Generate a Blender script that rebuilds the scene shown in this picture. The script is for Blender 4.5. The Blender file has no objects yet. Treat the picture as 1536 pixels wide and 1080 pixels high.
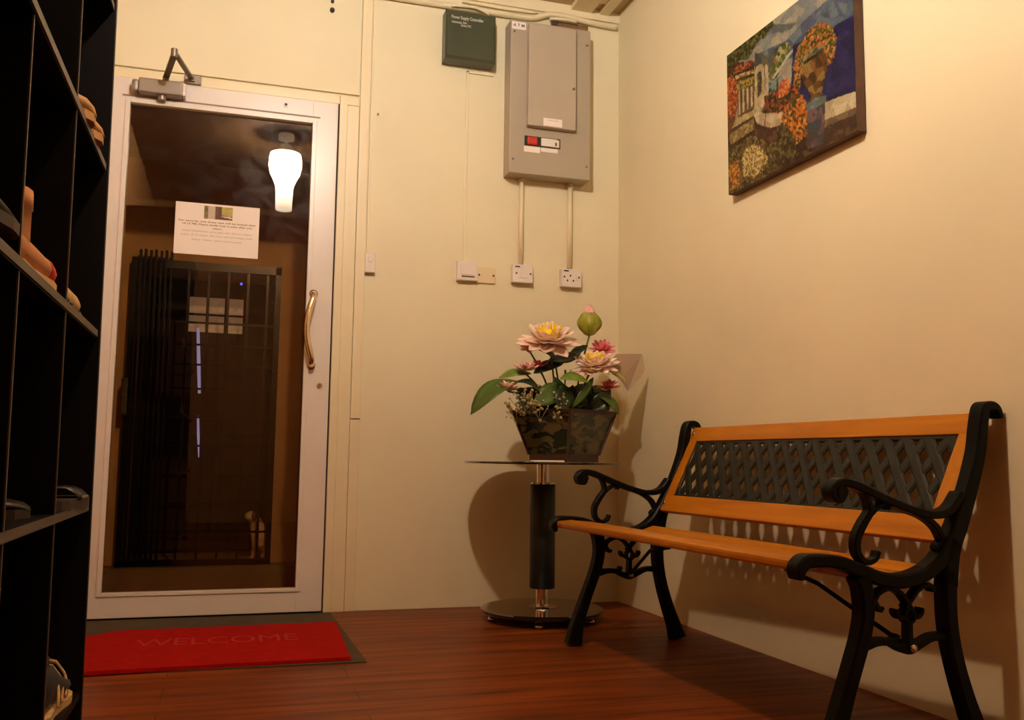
import bpy, bmesh, math, random
from mathutils import Vector, Matrix, noise
random.seed(7)
COL = bpy.context.scene.collection
PI = math.pi

# ------------------------------------------------------------------ helpers
def obj(name, bm, mat, parent=None, smooth=False, recalc=True):
    if recalc: bmesh.ops.recalc_face_normals(bm, faces=bm.faces)
    me = bpy.data.meshes.new(name)
    bm.to_mesh(me); bm.free()
    for m in (mat if isinstance(mat, (list, tuple)) else [mat]): me.materials.append(m)
    if smooth:
        for p in me.polygons: p.use_smooth = True
    o = bpy.data.objects.new(name, me); COL.objects.link(o)
    if parent is not None: o.parent = parent
    return o
def tag(o, label, cat, group=None, kind=None):
    o['label'] = label; o['category'] = cat
    if group: o['group'] = group
    if kind: o['kind'] = kind
    return o
def thing(name, label, cat, loc=(0, 0, 0), rz=0, group=None):
    o = bpy.data.objects.new(name, None); COL.objects.link(o)
    o.empty_display_size = .05
    o.location = loc; o.rotation_euler = (0, 0, rz)
    return tag(o, label, cat, group)
def struct(name, bm, mat, parent=None, **k):
    o = obj(name, bm, mat, parent, **k)
    if parent is None: o['kind'] = 'structure'
    return o
def BM(): return bmesh.new()
def box(bm, x0, x1, y0, y1, z0, z1, bev=0, mi=0, M=None):
    t = bmesh.new()
    r = bmesh.ops.create_cube(t, size=1)
    for v in t.verts:
        v.co = Vector(((x0+x1)/2+v.co.x*(x1-x0), (y0+y1)/2+v.co.y*(y1-y0), (z0+z1)/2+v.co.z*(z1-z0)))
    if bev: bmesh.ops.bevel(t, geom=t.edges[:], offset=bev, segments=2, profile=.6, affect='EDGES')
    return merge(bm, t, mi, M)
def merge(bm, t, mi=0, M=None):
    vs = []
    for v in t.verts:
        vs.append(bm.verts.new(M @ v.co if M else v.co))
    t.verts.index_update()
    for f in t.faces:
        try:
            g = bm.faces.new([vs[v.index] for v in f.verts]); g.material_index = mi; g.smooth = f.smooth
        except ValueError: pass
    t.free()
    return bm
def ring_loft(bm, rings, cap=True, mi=0, closed=True):
    vv = [[bm.verts.new(p) for p in r] for r in rings]
    n = len(rings[0])
    for a, b in zip(vv[:-1], vv[1:]):
        for i in range(n if closed else n-1):
            j = (i+1) % n
            f = bm.faces.new((a[i], a[j], b[j], b[i])); f.material_index = mi
    if cap:
        for r in (vv[0][::-1], vv[-1]):
            f = bm.faces.new(r); f.material_index = mi
    return vv
def catmull(pts, n=6):
    P = [Vector(p) for p in pts]; out = []
    if len(P) < 3: return P
    for i in range(len(P)-1):
        p0 = P[i-1] if i else P[0]*2-P[1]
        p1, p2 = P[i], P[i+1]
        p3 = P[i+2] if i+2 < len(P) else P[-1]*2-P[-2]
        for k in range(n):
            t = k/n
            out.append(.5*((2*p1)+(p2-p0)*t+(2*p0-5*p1+4*p2-p3)*t*t+(3*p1-p0-3*p2+p3)*t**3))
    out.append(P[-1]); return out
def tube(bm, pts, r, seg=10, smooth_n=0, mi=0, cap=True):
    P = catmull(pts, smooth_n) if smooth_n else [Vector(p) for p in pts]
    n = len(P); R = r if callable(r) else (lambda t: r)
    up = None; rings = []
    for i, p in enumerate(P):
        d = (P[min(i+1, n-1)]-P[max(i-1, 0)])
        if d.length < 1e-9: d = Vector((0, 0, 1))
        d.normalize()
        if up is None: up = Vector((0, 0, 1)) if abs(d.z) < .9 else Vector((1, 0, 0))
        a = d.cross(up).normalized(); b = a.cross(d).normalized(); up = b
        rr = R(i/(n-1))
        rings.append([p+a*rr*math.cos(2*PI*k/seg)+b*rr*math.sin(2*PI*k/seg) for k in range(seg)])
    ring_loft(bm, rings, cap, mi)
def lathe(bm, prof, seg=48, c=(0, 0, 0), mi=0, cap=True):
    rings = [[Vector((c[0]+r*math.cos(2*PI*k/seg), c[1]+r*math.sin(2*PI*k/seg), c[2]+z)) for k in range(seg)] for r, z in prof]
    ring_loft(bm, rings, cap, mi)
def cyl(bm, a, b, r, seg=24, mi=0): tube(bm, [a, b], r, seg, 0, mi)
def strap(bm, pts, w, y0, y1, n=6, smooth=True, ch=.15):
    """bar following a path in the x-z plane, solid between y0 and y1; w = in-plane width or list per point"""
    W = w if isinstance(w, (list, tuple)) else [w]*len(pts)
    if smooth and len(pts) > 2:
        P3 = catmull([(p[0], wi, p[1]) for p, wi in zip(pts, W)], n)
    else: P3 = [Vector((p[0], wi, p[1])) for p, wi in zip(pts, W)]
    m = len(P3); rings = []
    for i, p in enumerate(P3):
        d = Vector((P3[min(i+1, m-1)].x-P3[max(i-1, 0)].x, P3[min(i+1, m-1)].z-P3[max(i-1, 0)].z))
        if d.length < 1e-9: d = Vector((1, 0))
        d.normalize(); nx, nz = -d.y, d.x
        h = max(p.y, .001)/2; c = min(h, (y1-y0)/2)*ch*2
        def q(s, yy): return Vector((p.x+nx*s, yy, p.z+nz*s))
        rings.append([q(-h, y0+c), q(-h+c, y0), q(h-c, y0), q(h, y0+c), q(h, y1-c), q(h-c, y1), q(-h+c, y1), q(-h, y1-c)])
    ring_loft(bm, rings)
def prism_y(bm, poly, y0, y1, mi=0):
    ring_loft(bm, [[Vector((x, y0, z)) for x, z in poly], [Vector((x, y1, z)) for x, z in poly]], True, mi)
def prism_z(bm, poly, z0, z1, mi=0):
    ring_loft(bm, [[Vector((x, y, z0)) for x, y in poly], [Vector((x, y, z1)) for x, y in poly]], True, mi)
def rrect(cx, cy, hx, hy, r, n=5):
    out = []
    for sx, sy, a0 in ((1, 1, 0), (-1, 1, 90), (-1, -1, 180), (1, -1, 270)):
        for k in range(n+1):
            a = math.radians(a0+90*k/n)
            out.append((cx+sx*(hx-r)+r*math.cos(a), cy+sy*(hy-r)+r*math.sin(a)))
    return out
def text(name, body, size, mat, loc, rot, parent, align='LEFT', depth=.0004, bold=0, spacing=1, width=None):
    cu = bpy.data.curves.new(name, 'FONT'); cu.body = body; cu.size = size
    cu.align_x = align; cu.align_y = 'CENTER'; cu.extrude = depth; cu.offset = bold; cu.space_character = spacing
    cu.resolution_u = 3
    tmp = bpy.data.objects.new(name+'_src', cu); COL.objects.link(tmp)
    bpy.context.view_layer.update()
    me = bpy.data.meshes.new_from_object(tmp.evaluated_get(bpy.context.evaluated_depsgraph_get()))
    bpy.data.objects.remove(tmp); bpy.data.curves.remove(cu)
    me.materials.clear(); me.materials.append(mat); me.name = name
    if width and me.vertices:
        xs = [v.co.x for v in me.vertices]; s = width/max(1e-6, max(xs)-min(xs))
        for v in me.vertices: v.co.x *= s
    o = bpy.data.objects.new(name, me); COL.objects.link(o)
    o.location = loc; o.rotation_euler = rot
    if parent is not None: o.parent = parent
    return o

# ------------------------------------------------------------------ materials
def mat(name, col, rough=.5, metal=0, var=0, vscale=8, bump=0, bscale=60, spec=.5, coat=0, emit=None, es=0, stretch=None):
    m = bpy.data.materials.new(name); m.use_nodes = True
    nt = m.node_tree; b = nt.nodes['Principled BSDF']
    b.inputs['Base Color'].default_value = (*col, 1); b.inputs['Roughness'].default_value = rough
    b.inputs['Metallic'].default_value = metal; b.inputs['Specular IOR Level'].default_value = spec
    b.inputs['Coat Weight'].default_value = coat; b.inputs['Coat Roughness'].default_value = .15
    if emit: b.inputs['Emission Color'].default_value = (*emit, 1); b.inputs['Emission Strength'].default_value = es
    tc = nt.nodes.new('ShaderNodeTexCoord'); src = tc.outputs['Object']
    if stretch:
        mp = nt.nodes.new('ShaderNodeMapping'); mp.inputs['Scale'].default_value = stretch
        nt.links.new(src, mp.inputs['Vector']); src = mp.outputs['Vector']
    if var:
        n = nt.nodes.new('ShaderNodeTexNoise'); n.inputs['Scale'].default_value = vscale; n.inputs['Detail'].default_value = 5
        nt.links.new(src, n.inputs['Vector'])
        r = nt.nodes.new('ShaderNodeValToRGB')
        r.color_ramp.elements[0].position = .3; r.color_ramp.elements[1].position = .7
        r.color_ramp.elements[0].color = (*[max(0, c*(1-var)) for c in col], 1)
        r.color_ramp.elements[1].color = (*[min(1, c*(1+var)) for c in col], 1)
        nt.links.new(n.outputs['Fac'], r.inputs['Fac']); nt.links.new(r.outputs['Color'], b.inputs['Base Color'])
    if bump:
        n2 = nt.nodes.new('ShaderNodeTexNoise'); n2.inputs['Scale'].default_value = bscale; n2.inputs['Detail'].default_value = 4
        nt.links.new(src, n2.inputs['Vector'])
        bp = nt.nodes.new('ShaderNodeBump'); bp.inputs['Strength'].default_value = bump; bp.inputs['Distance'].default_value = .002
        nt.links.new(n2.outputs['Fac'], bp.inputs['Height']); nt.links.new(bp.outputs['Normal'], b.inputs['Normal'])
    return m
WALLC = (.758, .692, .462)
M_wall = mat('cream_wall', WALLC, .55, var=.04, vscale=2.2, bump=.25, bscale=45)
M_trim = mat('cream_trim', (.77, .68, .44), .4, var=.03, vscale=5)
M_ceil = mat('cream_ceiling', (.80, .70, .46), .6, var=.03)
M_cdark = mat('darkened_rear_ceiling', (.20, .09, .03), .7, var=.2)  # unseen rear ceiling made dark to dim its reflection in the door glass
M_rear = mat('brown_rear_wall', (.66, .34, .11), .8, var=.1)
M_tan = mat('tan_ceiling_panel', (.50, .36, .17), .7, var=.08)
M_door = mat('white_door_paint', (.72, .67, .60), .3, var=.02)
M_gap = mat('gap_shade', (.03, .018, .01), .8)
M_chrome = mat('chrome', (.85, .82, .78), .12, 1)
M_brass = mat('satin_handle', (.80, .66, .46), .22, 1)
M_grey = mat('grey_enamel', (.40, .34, .25), .45, var=.03, bump=.1)
M_grey2 = mat('grey_enamel_door', (.43, .365, .27), .45, var=.03)
M_closer = mat('closer_silver', (.27, .225, .175), .35, .3)
M_closerd = mat('closer_arm', (.20, .16, .11), .4, .6)
M_green = mat('dark_green_box', (.055, .065, .035), .35, var=.1)
M_white = mat('white_plastic', (.78, .72, .64), .3)
M_cream_pl = mat('cream_plastic', (.74, .62, .38), .4)
M_ink = mat('dark_ink', (.06, .04, .03), .6)
M_inkg = mat('grey_ink', (.42, .38, .26), .6)
M_inkb = mat('brown_ink', (.30, .20, .14), .6)
M_letter = mat('pale_letter', (.55, .52, .42), .5)
M_paper = mat('paper', (.86, .78, .70), .7)
M_red = mat('red_mat_pile', (.36, .005, .003), .95, var=.12, vscale=40, bump=1, bscale=500, spec=.1)
M_redl = mat('red_mat_letter', (.38, .009, .006), .9, bump=.5, bscale=400)
M_under = mat('brown_underlay', (.062, .043, .020), .85, var=.15, vscale=15, bump=.6, bscale=300)
M_redled = mat('red_neon_switch', (.45, .008, .006), .2, coat=.5, emit=(1, .08, .04), es=.06)
M_iron = mat('black_cast_iron', (.003, .0038, .0034), .40, 0, var=.3, vscale=30, bump=.3, bscale=120, spec=.13)
M_lattice = mat('green_black_lattice', (.010, .011, .006), .36, 0, var=.3, vscale=20, bump=.3, bscale=100, spec=.3)
M_blackglass = mat('black_glass', (.006, .008, .006), .04, coat=1, spec=.8)
M_sleeve = mat('black_vinyl_sleeve', (.012, .016, .012), .45)
M_rack = mat('black_rack_laminate', (.0025, .0022, .003), .5, spec=.15)
M_rackedge = mat('grey_rack_edge', (.10, .08, .065), .45, .2)
M_bolt = mat('bolt_metal', (.8, .75, .7), .2, 1)
M_socketdark = mat('socket_hole', (.02, .015, .012), .5)

def wood(name, c0, c1, axis, rough, scale=6, coat=.2, plank=None, spec=.25):
    m = bpy.data.materials.new(name); m.use_nodes = True; nt = m.node_tree; L = nt.links.new
    b = nt.nodes['Principled BSDF']; b.inputs['Roughness'].default_value = rough; b.inputs['Specular IOR Level'].default_value = spec
    b.inputs['Coat Weight'].default_value = coat; b.inputs['Coat Roughness'].default_value = .2
    tc = nt.nodes.new('ShaderNodeTexCoord'); mp = nt.nodes.new('ShaderNodeMapping')
    s = [14, 14, 14]; s['xyz'.index(axis)] = 1.0
    mp.inputs['Scale'].default_value = s; L(tc.outputs['Object'], mp.inputs['Vector'])
    n = nt.nodes.new('ShaderNodeTexNoise'); n.inputs['Scale'].default_value = scale/4; n.inputs['Detail'].default_value = 7
    n.inputs['Distortion'].default_value = .6
    L(mp.outputs['Vector'], n.inputs['Vector'])
    r = nt.nodes.new('ShaderNodeValToRGB'); r.color_ramp.elements[0].position = .32; r.color_ramp.elements[1].position = .68
    r.color_ramp.elements[0].color = (*c0, 1); r.color_ramp.elements[1].color = (*c1, 1)
    L(n.outputs['Fac'], r.inputs['Fac']); out = r.outputs['Color']
    if plank:
        br = nt.nodes.new('ShaderNodeTexBrick'); br.offset = .37
        br.inputs['Scale'].default_value = 1; br.inputs['Brick Width'].default_value = plank[0]; br.inputs['Row Height'].default_value = plank[1]
        br.inputs['Mortar Size'].default_value = .0016; br.inputs['Color1'].default_value = (.82, .82, .82, 1)
        br.inputs['Color2'].default_value = (1, 1, 1, 1); br.inputs['Mortar'].default_value = (.35, .35, .35, 1)
        L(tc.outputs['Object'], br.inputs['Vector'])
        mx = nt.nodes.new('ShaderNodeMix'); mx.data_type = 'RGBA'; mx.blend_type = 'MULTIPLY'; mx.inputs[0].default_value = 1
        L(out, mx.inputs[6]); L(br.outputs['Color'], mx.inputs[7]); out = mx.outputs[2]
    L(out, b.inputs['Base Color'])
    return m
M_floor = wood('red_brown_laminate', (.085, .016, .003), (.29, .068, .010), 'x', .42, 7, .04, (1.3, .125), spec=.14)
M_bench = wood('orange_varnished_wood', (.37, .122, .003), (.52, .195, .006), 'y', .38, 8, .05)
M_stile = wood('orange_varnished_wood_upright', (.38, .125, .003), (.52, .20, .006), 'z', .38, 8, .05)

def glass_tint(name, tint, rough=0, haze=0):
    m = bpy.data.materials.new(name); m.use_nodes = True; nt = m.node_tree; L = nt.links.new
    nt.nodes.remove(nt.nodes['Principled BSDF']); out = nt.nodes['Material Output']
    tr = nt.nodes.new('ShaderNodeBsdfTransparent'); tr.inputs['Color'].default_value = (*tint, 1)
    gl = nt.nodes.new('ShaderNodeBsdfGlossy'); gl.inputs['Roughness'].default_value = rough
    fr = nt.nodes.new('ShaderNodeFresnel'); fr.inputs['IOR'].default_value = 1.5
    mx = nt.nodes.new('ShaderNodeMixShader')
    L(fr.outputs[0], mx.inputs[0]); L(tr.outputs[0], mx.inputs[1]); L(gl.outputs[0], mx.inputs[2])
    last = mx.outputs[0]
    if haze:
        g2 = nt.nodes.new('ShaderNodeBsdfGlossy'); g2.inputs['Roughness'].default_value = .30
        n = nt.nodes.new('ShaderNodeTexNoise'); n.inputs['Scale'].default_value = 9; n.inputs['Detail'].default_value = 8
        n.inputs['Distortion'].default_value = 1.5
        tc = nt.nodes.new('ShaderNodeTexCoord'); L(tc.outputs['Object'], n.inputs['Vector'])
        mr = nt.nodes.new('ShaderNodeMapRange'); mr.inputs[1].default_value = .42; mr.inputs[2].default_value = .68
        mr.inputs[3].default_value = haze*.15; mr.inputs[4].default_value = haze
        L(n.outputs['Fac'], mr.inputs[0])
        m2 = nt.nodes.new('ShaderNodeMixShader'); L(mr.outputs[0], m2.inputs[0]); L(last, m2.inputs[1]); L(g2.outputs[0], m2.inputs[2])
        last = m2.outputs[0]
    L(last, out.inputs['Surface'])
    return m
M_pane = glass_tint('tinted_door_glass', (.90, .80, .66), haze=.004)
M_topglass = glass_tint('clear_rim_glass', (.55, .6, .55))
def attr_mat(name, rough=.6, bump=0, spec=.15):
    m = bpy.data.materials.new(name); m.use_nodes = True; nt = m.node_tree
    b = nt.nodes['Principled BSDF']; b.inputs['Roughness'].default_value = rough
    b.inputs['Specular IOR Level'].default_value = spec; a = nt.nodes.new('ShaderNodeVertexColor'); a.layer_name = 'Col'
    nt.links.new(a.outputs['Color'], b.inputs['Base Color'])
    if bump:
        tc = nt.nodes.new('ShaderNodeTexCoord')
        n2 = nt.nodes.new('ShaderNodeTexNoise'); n2.inputs['Scale'].default_value = 130
        nt.links.new(tc.outputs['Object'], n2.inputs['Vector'])
        bp = nt.nodes.new('ShaderNodeBump'); bp.inputs['Strength'].default_value = bump; bp.inputs['Distance'].default_value = .002
        nt.links.new(n2.outputs['Fac'], bp.inputs['Height']); nt.links.new(bp.outputs['Normal'], b.inputs['Normal'])
    return m

# ------------------------------------------------------------------ camera
C = Vector((-1.64143, -3.75582, .60631)); F = 1374.549
yaw, pitch, roll = [math.radians(a) for a in (16.94434, 6.21050, .73325)]
fwd = Vector((math.sin(yaw)*math.cos(pitch), math.cos(yaw)*math.cos(pitch), math.sin(pitch)))
rt = Vector((math.cos(yaw), -math.sin(yaw), 0)); up = rt.cross(fwd)
r_ = rt*math.cos(roll)+up*math.sin(roll); u_ = -rt*math.sin(roll)+up*math.cos(roll)
cam = bpy.data.cameras.new('camera'); co = bpy.data.objects.new('camera', cam); COL.objects.link(co)
cam.sensor_width = 36; cam.lens = F/1536*36; cam.clip_start = .02
co.matrix_world = Matrix(((r_.x, u_.x, -fwd.x, C.x), (r_.y, u_.y, -fwd.y, C.y), (r_.z, u_.z, -fwd.z, C.z), (0, 0, 0, 1)))
bpy.context.scene.camera = co
def at(px, py, Y):
    """point of the place on the plane y = Y seen at a pixel"""
    d = fwd+r_*((px-768)/F)-u_*((py-540)/F)
    return C+d*((Y-C.y)/d.y)

# ------------------------------------------------------------------ room shell
CEIL = 2.655
XL = -2.32; YR = -5.2; K = .018
xr = lambda y: -K*y
b = BM(); box(b, XL-.1, .2, YR-.1, .12, -.08, 0); struct('floor', b, M_floor)
b = BM(); prism_z(b, [(xr(.15), .15), (xr(YR), YR), (xr(YR)+.12, YR), (xr(.15)+.12, .15)], -.08, CEIL+.1); struct('wall_right', b, M_wall)
b = BM()
box(b, -1.27, 0, 0, .12, -.08, CEIL+.1); box(b, XL-.1, -1.27, 0, .12, 2.11, CEIL+.1); box(b, XL-.1, -2.19, 0, .12, -.08, 2.11)
struct('wall_back', b, M_wall)
b = BM(); box(b, XL-.1, XL, YR, 0, 0, CEIL+.1); struct('wall_left', b, M_rear)
b = BM(); box(b, XL-.1, .2, YR-.12, YR, 0, CEIL+.1); struct('wall_rear', b, M_rear)
b = BM(); box(b, XL-.1, .2, -1.45, .12, CEIL+.02, CEIL+.1, mi=0); box(b, XL-.1, .2, YR-.1, -1.45, CEIL-.002, CEIL+.1, mi=1); struct('ceiling', b, [M_tan, M_cdark])
# cream ceiling battens around recessed tan panels
b = BM()
box(b, XL, 0, -.012, 0, CEIL-.03, CEIL+.02)
box(b, -.24, -.14, -1.45, -.012, CEIL-.002, CEIL+.02); box(b, -.10, -.055, -1.45, -.012, CEIL-.002, CEIL+.02)
box(b, -.14, -.10, -1.45, -.09, CEIL+.008, CEIL+.02)
box(b, -1.30, -1.15, -1.45, -.012, CEIL-.002, CEIL+.02)
for y in (-1.2,): box(b, XL, -.055, y-.06, y+.06, CEIL-.002, CEIL+.02)
struct('trim_1', b, M_ceil)
# door surround
b = BM(); box(b, -1.183, -1.142, -.014, 0, .764, CEIL-.03, .003); box(b, -1.183, -1.142, -.012, 0, 0, .760, .003); struct('trim_2', b, M_trim)
b = BM(); box(b, XL, -1.186, -.012, 0, 2.122, CEIL-.03, .002); struct('trim_3', b, M_wall)
b = BM()
box(b, -1.268, -1.236, -.035, .10, 0, 2.105, .003); box(b, -1.235, -1.185, -.018, 0, 0, 2.105, .003)
box(b, XL, -1.185, -.022, .10, 2.070, 2.108, .003); box(b, -2.22, -2.186, -.035, .10, 0, 2.105, .003)
struct('trim_4', b, M_trim)
b = BM(); box(b, -1.272, -1.2605, -.02, .09, .0, 2.07); box(b, -2.186, -1.26, .0, .1, -.02, .004); struct('door_gap_shade', b, M_gap)  # dark strips stand in for shade in the gaps beside and below the leaf
# narrow painted cover strip hiding wires, left of the meter cabinet
b = BM(); box(b, -.724, -.711, -.008, 0, 1.44, 2.300, .002); box(b, -.724, -.60, -.008, 0, 2.288, 2.300, .002)
tag(obj('wire_cover', b, M_trim), 'thin cream wire cover running down from under the green box to the white switch', 'wire cover')
b = BM(); box(b, -1.138, -1.128, -.008, 0, 1.45, CEIL-.05, .002)
tag(obj('wire_cover', b, M_trim), 'thin cream wire cover running down to the small bell push by the door', 'wire cover')

# ------------------------------------------------------------------ door
d = bpy.data.objects.new('door_1', None); COL.objects.link(d); d.location = (-2.176, -.045, 0); d['kind'] = 'structure'
LW, LT = .901, 2.062
def D(x): return x+2.176
gx0, gx1, gz0, gz1 = D(-2.070), D(-1.377), .102, 1.965
b = BM()
box(b, 0, gx0, 0, .04, .010, LT, .003); box(b, gx1, LW, 0, .04, .010, LT, .003)
box(b, gx0-.002, gx1+.002, 0, .04, .010, gz0, .003); box(b, gx0-.002, gx1+.002, 0, .04, gz1, LT, .003)
obj('door_frame', b, M_door, d)
b = BM()
for (x0, x1, z0, z1) in ((gx0-.018, gx0, gz0-.014, gz1+.014), (gx1, gx1+.018, gz0-.014, gz1+.014), (gx0, gx1, gz1, gz1+.014), (gx0, gx1, gz0-.014, gz0)):
    box(b, x0, x1, -.005, .002, z0, z1, .002)
obj('glazing_bead', b, M_door, d)
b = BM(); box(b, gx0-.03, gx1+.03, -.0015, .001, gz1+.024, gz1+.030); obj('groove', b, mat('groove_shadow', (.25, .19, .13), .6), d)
b = BM(); box(b, gx0-.001, gx1+.001, .016, .020, gz0, gz1); obj('glass_pane', b, M_pane, d)
# pull handle
b = BM()
hx = D(-1.349)
tube(b, [(hx, -.001, 1.258), (hx, -.03, 1.256), (hx-.004, -.052, 1.235), (hx-.022, -.060, 1.16), (hx-.024, -.060, 1.08), (hx-.004, -.052, .995), (hx, -.03, .972), (hx, -.001, .970)], lambda t: .0095+.003*math.sin(PI*t), 12, 6)
for z in (1.258, .970): tube(b, [(hx, 0, z), (hx, -.006, z)], .017, 20)
obj('door_handle', b, M_brass, d, True)
b = BM(); tube(b, [(D(-1.313), 0, .892), (D(-1.313), -.006, .892)], .010, 18); box(b, D(-1.3145), D(-1.3115), -.007, -.005, .887, .897, mi=1)
obj('keyhole', b, [M_brass, M_socketdark], d)
b = BM(); tube(b, [(D(-1.486), 0, 2.030), (D(-1.486), -.004, 2.030)], .011, 20); tube(b, [(D(-1.486), -.004, 2.030), (D(-1.486), -.0045, 2.030)], .006, 16, mi=1)
obj('lock_plug', b, [M_door, M_ink], d)

# door closer
t = thing('door_closer', 'silver hydraulic door closer with folded arm above the glass door', 'door closer', (-1.965, -.047, 2.02))
b = BM(); box(b, -.075, .085, -.05, 0, -.025, .032, .006); obj('body', b, M_closer, t)
b = BM(); box(b, .085, .097, -.046, 0, -.022, .028, .003); obj('end_cap', b, M_white, t)
b = BM(); tube(b, [(.01, -.02, -.025), (.01, -.02, -.042)], .016, 20); obj('spindle_cap', b, M_closer, t)
b = BM(); box(b, -.1, -.075, -.045, 0, -.022, .025, .01); obj('end_cap', b, M_closer, t)
b = BM(); tube(b, [(.02, -.025, .03), (.02, -.025, .052)], .012, 16); strap_pts = [(.02, -.025, .050), (.066, -.235, .054)]
def bar(bm, a, c, w, h):
    a, c = Vector(a), Vector(c); dd = (c-a).normalized(); s = dd.cross(Vector((0, 0, 1))).normalized()*w/2; q = Vector((0, 0, h/2))
    ring_loft(bm, [[a+s+q, a-s+q, a-s-q, a+s-q], [c+s+q, c-s+q, c-s-q, c+s-q]])
bar(b, (.02, -.025, .050), (.062, -.24, .056), .022, .010); obj('lower_arm', b, M_closerd, t)
b = BM(); bar(b, (.062, -.24, .068), (.115, .018, .072), .018, .009); tube(b, [(.062, -.24, .046), (.062, -.24, .078)], .012, 16); obj('upper_arm', b, M_closerd, t)
b = BM(); box(b, .085, .150, .014, .024, .054, .092, .003); tube(b, [(.115, .010, .062), (.115, .010, .084)], .010, 16); obj('bracket', b, M_closer, t)

# notice on the glass
t = thing('notice', 'white printed notice with small photos taped inside the glass door', 'notice', (-1.728, -.0335, 1.387), 0)
PW, PH = .316, .206
b = BM(); box(b, -PW/2, PW/2, -.0008, .0008, 0, PH); obj('paper', b, M_paper, t)
def colgrid(name, nu, nv, P, colf, m, parent, nrm_thick=0):
    bm = BM(); vs = [[bm.verts.new(P(i/nu, j/nv)) for i in range(nu+1)] for j in range(nv+1)]
    cl = bm.loops.layers.color.new('Col')
    for j in range(nv):
        for i in range(nu):
            f = bm.faces.new((vs[j][i], vs[j][i+1], vs[j+1][i+1], vs[j+1][i]))
            for lp, (a, c) in zip(f.loops, ((i, j), (i+1, j), (i+1, j+1), (i, j+1))):
                lp[cl] = (*colf(a/nu, c/nv), 1)
    return obj(name, bm, m, parent, recalc=False)
M_print = attr_mat('printed_picture', .7)
def s2(c): return tuple(((x/255)/12.92 if x/255 <= .04045 else ((x/255+.055)/1.055)**2.4)**(1/1.0) for x in c)
def lin2s(c): return tuple(12.92*x if x < .0031308 else 1.055*x**(1/2.4)-.055 for x in c)
def pic_col(u, v):
    n = noise.noise(Vector((u*6, v*5, 3)))*.5
    if u < .14: c = (.16+.25*max(0, n+.2), .14+.2*max(0, n+.2), .07)
    elif u < .38: c = (.60-.25*abs(noise.noise(Vector((u*30, v*6, 1)))), .48-.2*abs(n), .38)
    elif u > .52 and v > .25+.3*(1-u): c = (.45+.2*n, .38+.2*n, .12) if u > .62 else (.12, .08, .05)
    elif u >= .38: c = (.16+.2*max(n, 0), .09+.12*max(n, 0), .07)
    else: c = (.6, .5, .4)
    if u > .6 and v < .28 and abs(v-(.3-.35*(u-.6)))<.06: c = (.7, .6, .5)
    return lin2s([min(1, max(0, x)) for x in c])
colgrid('photo_print', 40, 20, lambda u, v: Vector((-.052+u*.107, -.0012, .146+v*.052)), pic_col, M_print, t)
RX = (PI/2, 0, 0)
lines = [('For security, exit these gate will be locked after', .133, .290, M_inkb), ('10.15 PM. Please kindly lock it again after you', .121, .262, M_inkb), ('return.', .108, .036, M_inkb),
         ('Untuk keselamatan, pintu gate akan dikunci selepas', .094, .262, M_inkg), ('pukul 10.15 malam. Sila kunci semula selepas anda', .078, .266, M_inkg), ('keluar. Sekian, terima kasih semua', .060, .186, M_inkg)]
for s, z, w, m in lines:
    text('notice_text', s, .0105, m, (0, -.0010, z), RX, t, 'CENTER', .0001, .0002 if m is M_inkb else 0, width=w)

# ------------------------------------------------------------------ outside: passage, opening, grille
M_obrown = mat('dim_brown_plaster', (.60, .38, .15), .8, var=.12, vscale=4)
M_omaroon = mat('maroon_beam', (.20, .05, .028), .7, var=.15)
M_oside = mat('ochre_side_wall', (.58, .33, .11), .8, var=.15, vscale=5)
M_ofloor = mat('dull_tile', (.26, .19, .09), .6, var=.2, vscale=6)
M_odoor = mat('dark_timber', (.028, .009, .006), .8, var=.3, vscale=10)
M_bars = mat('black_grille_bars', (.010, .010, .010), .3, .5)
GY = 1.10
b = BM(); box(b, -2.75, -.9, .12, 2.0, -.12, -.03); box(b, -2.75, -.9, .96, 2.0, -.03, .075); struct('floor_outside', b, M_ofloor)
b = BM(); box(b, -2.75, -2.135, GY, 2.0, .0, 2.10); box(b, -1.428, -.9, GY, 2.0, .0, 2.10); box(b, -2.135, -1.428, GY, 2.0, 1.585, 2.10)
struct('wall_outside', b, M_obrown)
b = BM(); box(b, -2.75, -.9, .9, 2.0, 2.10, 2.75); struct('beam_outside', b, M_omaroon)
b = BM(); box(b, -2.75, -2.255, .12, 2.0, -.1, 2.75); struct('wall_outside_left', b, M_oside)
b = BM(); box(b, -1.28, -.9, .12, 2.0, -.1, 2.75); struct('wall_outside_right', b, M_oside)
b = BM(); box(b, -1.372, -1.300, .02, .12, 0, 2.1); struct('trim_6', b, M_omaroon)
b = BM(); box(b, -2.75, -.9, .12, 2.0, 2.68, 2.75); struct('ceiling_outside', b, M_omaroon)
# dark timber door with glazed top deep in the opening
t = thing('timber_door', 'dark timber door with a six-pane window seen deep beyond the glass door', 'door', (-1.755, 1.62, .095))
b = BM()
box(b, -.36, .36, 0, .05, 0, 1.20); box(b, -.36, -.14, 0, .05, 1.20, 1.60); box(b, .15, .36, 0, .05, 1.20, 1.60); box(b, -.14, .15, 0, .05, 1.40, 1.60)
for (x0, x1) in ((-.30, -.03), (.03, .30)):
    for z0, z1 in ((.10, .55), (.62, 1.12)): box(b, x0, x1, -.012, .001, z0, z1, .008)
obj('leaf', b, M_odoor, t)
b = BM(); box(b, -.14, .15, .02, .026, 1.20, 1.40); obj('window_panes', b, mat('glowing_panes', (.62, .52, .44), .4, var=.25, vscale=30, emit=(.75, .50, .36), es=.16), t)  # panes given a faint glow so they look brighter behind the gate
b = BM()
for x in (-.045, .055): box(b, x-.006, x+.006, .005, .022, 1.20, 1.40)
box(b, -.14, .15, .005, .022, 1.296, 1.306); obj('glazing_bar', b, M_odoor, t)
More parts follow.
